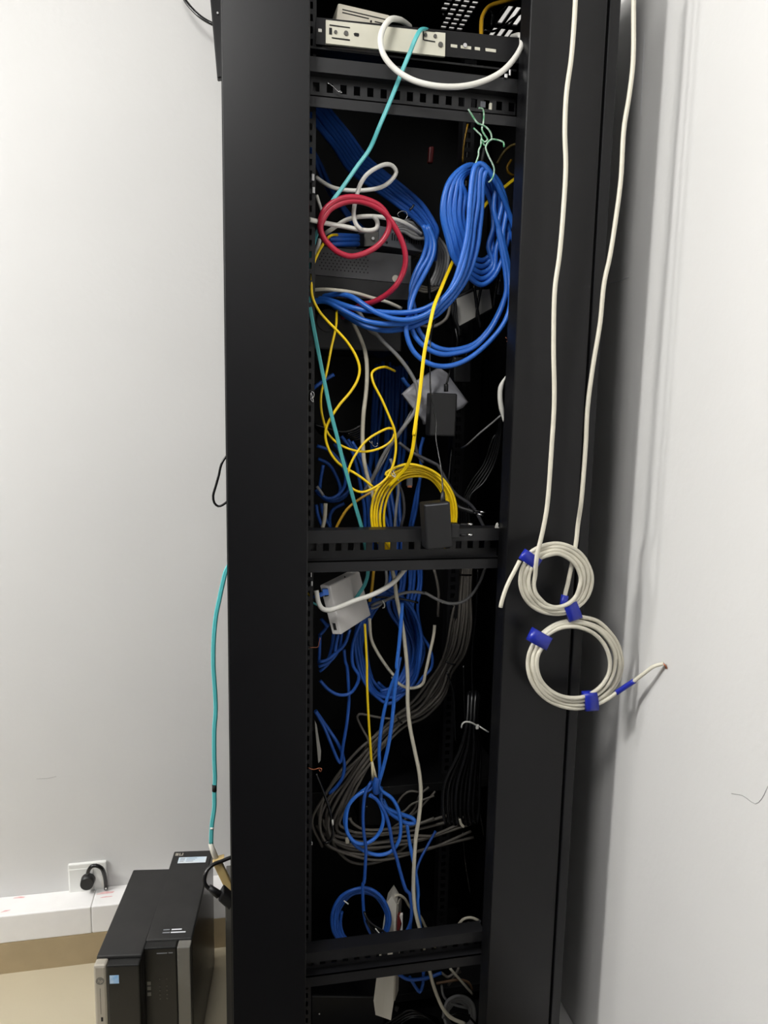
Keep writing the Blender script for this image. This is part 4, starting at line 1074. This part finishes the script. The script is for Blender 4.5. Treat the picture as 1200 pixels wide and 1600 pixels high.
MB().sweep([tip + Vector((-.001, 0, 0)), tip + Vector((.003, -.002, -.004)), tip + Vector((.004, -.003, -.008))], .0016, 8).build('wire_tip', 'copper', r2)
sleeve(843, 998, -.45, .85, 21, 17, yh + .003, r2, hd=.010)
sleeve(922, 1095, 1, -.12, 19, 15, yh + .003, r2, hd=.010)
MB().sweep(spline([P(963, 1082.5, -.057), P(977, 1073, -.07), P(991, 1064, -.083)], .004), wpx(9.4, -.07), 12).build('tape_band', 'tape', r2)
sleeve(881, 942, -.15, 1, 24, 5.2, yh + .006, r2, hd=.005)

# ------------------------------------------------------------------ left of the rack
fa = thing('fibre_cable', 'aqua twin fibre cord hanging outside the left of the rack', 'cable', P(335, 1390, .3))
fpts = [(368, 870), (354, 890), (348, 912), (342, 940), (337.5, 962), (334, 1000), (333.5, 1040), (336, 1080), (337, 1110), (335, 1140), (335, 1190), (336, 1215), (335, 1240), (335, 1260), (331, 1290), (330, 1310), (330, 1318)]
cable('jacket', fpts, .3, 7.2, 'aqua', None, parent=fa, duplex=True)
MB().cyl(P(335, 1226, .3), P(335, 1236, .3), wpx(7.6, .3), 14).build('marker_band', 'slot', fa)
MB().cyl(P(331.5, 1292, .3), P(331.2, 1295, .3), wpx(6.6, .3), 14).build('marker_ring', 'zip', fa)
MB().sweep([P(329, 1318, .3), P(333, 1330, .3), P(340, 1348, .3)], [.005, .006, .0062], 12).build('boot', 'strip', fa)
pa, pb_ = P(337, 1346, .295), P(360, 1394, .295)
dv = (pb_ - pa)
nv = Vector((dv.z, 0, -dv.x)).normalized()
MB().obox(pa + nv * .008, dv, (0, .014, 0), -nv * .017, .0015).build('connector', 'goldplate', fa)
MB().obox(P(334, 1350, .29), (.022, 0, .004), (0, .016, 0), (0, 0, .007), .001).build('clip', 'goldplate', fa)
pcord = thing('power_lead', 'black power cord looped with its plug at the rack foot', 'cord', P(345, 1420, .26))
cable('cord', [(375, 1336), (360, 1340), (345, 1346), (333, 1351), (325, 1358), (320, 1368), (320, 1380), (326, 1388), (333, 1392)], [.3, .29, .28, .27, .26, .26], 6.4, 'blackcab', None, parent=pcord)
MB().sweep([P(327, 1386, .26), P(334, 1392, .26), P(342, 1398, .26)], [.006, .0075, .0085], 12).build('strain_relief', 'blackpl', pcord)
pv = P(342, 1396, .255)
MB().obox(P(340, 1408, .25), P(358, 1424, .25) - P(340, 1408, .25), (0, .028, 0), P(349, 1393, .25) - P(340, 1408, .25), .004).build('plug_body', 'blackpl', pcord)
cable('power_lead', [(362, 706), (353, 714), (346, 725), (342, 742), (337, 760), (333, 775), (335, 786), (341, 791), (348, 789), (356, 783), (364, 778)], .32, 3.8, 'blackcab', 'black cord loop poking out left of the rack at mid height', 'cord')
pt = spline([P(326, -40, .67), P(328, 0, .67), P(339, 121, .67)])
pn = MB()
q0, q1, q2 = P(326, -30, .67), P(339.5, 122, .67), P(470, 108, .67)
pn.obox(q1, q2 - q1, (0, .022, 0), q0 - q1, .003)
pnl = thing('hanging_panel', 'black flat panel jutting out behind the upper left of the rack', 'panel', q1)
o = pn.build('panel', 'powder', pnl)
q = P(340, 21, .668)
MB().cyl(q, q - Vector((0, .003, 0)), .0025, 10).build('screw', 'chrome', pnl)
cable('power_lead', [(280, -18), (289, 0), (300, 14), (314, 27), (331, 37), (352, 44)], [.72, .71, .70, .69, .698], 5.0, 'blackcab', 'black cord curving down to the hanging panel at the top left', 'cord')

# wall socket with plug
yw = YB
sk = thing('wall_socket', 'white double wall socket above the trunking', 'socket', P(138, 1394, yw))
zA, zB = P(107, 1347, yw), P(169, 1393, yw)
z0 = P(138, 1393, yw).z; z1 = P(138, 1345.5, yw).z
MB().obox((zA.x, yw - .010, z0), (zB.x - zA.x, 0, 0), (0, .010, 0), (0, 0, z1 - z0), .0025).build('plate', 'plate', sk)
MB().obox((zA.x + .003, yw - .0115, z0 + .006), ((zB.x - zA.x) * .62, 0, 0), (0, .002, 0), (0, 0, z1 - z0 - .02), .001).build('socket_module', 'plate', sk)
MB().box((zB.x - .014, yw - .0125, z0 + .02), (zB.x - .005, yw - .009, z0 + .05)).build('rocker_switch', 'zip', sk)
pk = thing('power_plug', 'round black plug in the wall socket with its cord bent over', 'plug', P(137, 1380, yw - .03))
q = P(138, 1374, yw - .012)
MB().cyl(q, q - Vector((0, .022, 0)), wpx(22, .75), 24, wpx(20, .75)).build('plug_body', 'blackpl', pk)
MB().obox(P(133.5, 1388, yw - .033), (.012, 0, 0), (0, .026, 0), (0, 0, .006), .001).build('plug_foot', 'greysteel', pk)
cable('cord', [(137, 1366, .735), (138.5, 1360, .733), (143, 1354, .732), (150, 1352.5, .732), (158, 1356, .734), (163, 1366, .74), (165, 1378, .745), (165.5, 1389, .748)], .735, 6.2, 'blackcab', None, parent=pk)
q = P(165.5, 1388, .738)
MB().cyl(q, q - Vector((0, .002, 0)), .0022, 10).build('cord_tip', 'zip', pk)

# ------------------------------------------------------------------ the two desktop computers
def tower(label, fl, ang, w, dpt, h, stripe_left):
    ca, sa = math.cos(ang), math.sin(ang)
    ex, ey, ez = Vector((ca, sa, 0)), Vector((-sa, ca, 0)), Vector((0, 0, 1))
    o = Vector((fl[0], fl[1], 0))
    t = thing('desktop_computer', label, 'computer', o + ex * w / 2 + ey * dpt / 2)
    L = lambda x, y, z: o + ex * x + ey * y + ez * z
    fz = .006
    feet = MB()
    MB().obox(L(0, .022, fz), ex * w, ey * (dpt - .022), ez * (h - fz), .003).build('case', 'dustblack', t)
    for (x, y) in ((.02, .05), (w - .03, .05), (.02, dpt - .05), (w - .03, dpt - .05)):
        MB().cyl(L(x, y, 0), L(x, y, fz), .008, 12).build('foot', 'blackpl', t)
    return t, L, ex, ey, ez
# right computer
tR, L, ex, ey, ez = tower('black desktop computer with white asset label on top, beside the rack', (-.192, .288), math.radians(-6), .099, .345, .338, False)
MB().obox(L(0, 0, .006), ex * .070, ey * .0225, ez * .330, .003).build('front_bezel', 'blackgl', tR)
MB().obox(L(.071, -.001, .006), ex * .028, ey * .0235, ez * .329, .002).build('silver_trim', 'silver2', tR)
MB().obox(L(.0985, .024, .008), ex * .0012, ey * .319, ez * .326, .0004).build('side_cover', 'pcside', tR)
top = .3384
s = MB().obox(L(.018, .292, top), ex * .070, ey * .024, ez * .0005, 0).build('asset_label', 'stickerw', tR)
s['label'] = 'white and pale blue asset label'
for k in range(3):
    MB().obox(L(.022, .298 + k * .006, top + .0006), ex * (.012 if k else .010), ey * .0018, ez * .0002).build('print_line', 'inkgrey', s)
    MB().obox(L(.038, .298 + k * .006, top + .0006), ex * (.018 + .004 * k), ey * .0014, ez * .0002).build('print_line', 'inkgrey', s)
bz = MB()
bz.obox(L(.006, .324, top), ex * .008, ey * .011, ez * .0004)
bz.obox(L(.0158, .324, top), ex * .0028, ey * .011, ez * .0004)
bz.obox(L(.0186, .324, top), ex * .0045, ey * .003, ez * .0004)
bz.obox(L(.0231, .324, top), ex * .0028, ey * .011, ez * .0004)
bz.build('emblem', 'silver', tR)
for (x, y, ln, m) in ((.032, .050, .014, 'inkgrey'), (.050, .050, .022, 'ink'), (.032, .041, .016, 'inkgrey'), (.050, .041, .032, 'ink')):
    MB().obox(L(x, y, top), ex * ln, ey * .0036, ez * .0003).build('print_line', m, tR)
MB().obox(L(.028, -.0003, .322), ex * .022, ey * .0005, ez * .0022).build('print_line', 'inkgrey', tR)
MB().obox(L(.053, -.0003, .3222), ex * .009, ey * .0005, ez * .0022).build('print_line', 'inkgrey', tR)
for k, zz_ in enumerate((.248, .236, .222)):
    MB().obox(L(.006, -.0004, zz_), ex * .008, ey * .0008, ez * .0085, .0003).build('port_icon', 'silver2', tR)
for zz_ in (.262, .244, .234, .224, .214):
    for x in (.033, .048):
        p = L(x, -.0002, zz_)
        MB().cyl(p, p - ey * .001, .0016, 8).build('audio_port', 'greysteel', tR)
# left computer
tL, L, ex, ey, ez = tower('dusty black desktop computer with silver front edge, on the outside', (-.2885, .257), math.radians(-7), .094, .315, .338, True)
MB().obox(L(.027, 0, .006), ex * .067, ey * .0225, ez * .327, .003).build('front_bezel', 'blackgl', tL)
MB().obox(L(0, -.001, .006), ex * .0265, ey * .0235, ez * .329, .005).build('silver_trim', 'silver', tL)
s = MB().obox(L(.033, -.0006, .292), ex * .019, ey * .0008, ez * .019, .0002).build('sticker', 'sticker', tL)
s['label'] = 'small square blue sticker'
p = L(.0135, -.001, .300)
bdg = MB().cyl(p, p - ey * .0008, .0085, 28).build('badge', 'silver2', tL)
fc = bpy.data.curves.new('emblem', 'FONT')
fc.body = 'hp'; fc.size = .011; fc.extrude = .0003; fc.shear = .3; fc.align_x = 'CENTER'; fc.align_y = 'CENTER'
fo = bpy.data.objects.new('emblem', fc)
COL.objects.link(fo)
bpy.context.view_layer.update()
fm = bpy.data.meshes.new_from_object(fo.evaluated_get(bpy.context.evaluated_depsgraph_get()))
bpy.data.objects.remove(fo)
bpy.data.curves.remove(fc)
eo = p - ey * .0011
fm.materials.clear()
fm.materials.append(M['silver'])
for v in fm.vertices:
    v.co = eo + ex * v.co.x + ez * v.co.y - ey * v.co.z - wloc(bdg)
fo = bpy.data.objects.new('emblem', fm)
COL.objects.link(fo)
fo.parent = bdg
for zz_, hh in ((.205, .0095), (.186, .0095)):
    MB().obox(L(.0125, -.0015, zz_), ex * .0042, ey * .001, ez * hh, .0002).build('usb_port', 'slot', tL)
MB().obox(L(.0125, -.0013, .222), ex * .0008, ey * .0006, ez * .06).build('seam', 'greysteel', tL)

LC = (1.0, 0.985, 0.955)
# ------------------------------------------------------------------ light: the ceiling lamps of the room and an added fill
def lamp(name, loc, radius, power, col=(1, 1, 1)):
    """bare globe lamp under the ceiling, or the added fill"""
    d = bpy.data.lights.new(name, 'POINT')
    d.shadow_soft_size = radius
    d.energy = power
    d.color = col
    o = bpy.data.objects.new(name, d)
    o.location = loc
    COL.objects.link(o)
    return o
# ceiling lamps of the room, then one added fill, all behind or left of the camera
for loc, rad, pw in (((-2.4, .15, 2.55), .09, 74), ((-2.5, -.42, 2.55), .09, 92), ((-2.1, -.50, 2.55), .09, 92),
                     ((-2.0, -1.65, 2.5), .10, 24), ((-.35, -.95, 2.58), .2, 52), ((-.2, -2.9, 2.4), .2, 9)):  # last entry is an added fill that lifts the gap beside the rack
    lamp('ceiling_or_fill_lamp', loc, rad, pw, LC)
wd = bpy.data.worlds.new('World')
S.world = wd
wd.use_nodes = True
wd.node_tree.nodes['Background'].inputs['Color'].default_value = (.5, .5, .5, 1)
wd.node_tree.nodes['Background'].inputs['Strength'].default_value = .02

# ------------------------------------------------------------------ camera
cd = bpy.data.cameras.new('camera')
cd.sensor_fit = 'VERTICAL'
cd.sensor_height = 36
cd.lens = F * 36 / 1600
cd.clip_start = .02
co = bpy.data.objects.new('camera', cd)
COL.objects.link(co)
# camera axes in the world: image right, image up, backward
R = Vector((AX[0].x, AX[1].x, AX[2].x)); Dn = Vector((AX[0].y, AX[1].y, AX[2].y)); Fw = Vector((AX[0].z, AX[1].z, AX[2].z))
mw = Matrix((( R.x, -Dn.x, -Fw.x, CAM.x), (R.y, -Dn.y, -Fw.y, CAM.y), (R.z, -Dn.z, -Fw.z, CAM.z), (0, 0, 0, 1)))
co.matrix_world = mw
S.camera = co
S.view_settings.view_transform = 'Standard'
S.view_settings.look = 'None'
S.view_settings.gamma = 1
S.view_settings.use_curve_mapping = False
S.view_settings.exposure = -0.05
S.cycles.use_denoising = True
S.cycles.max_bounces = 8
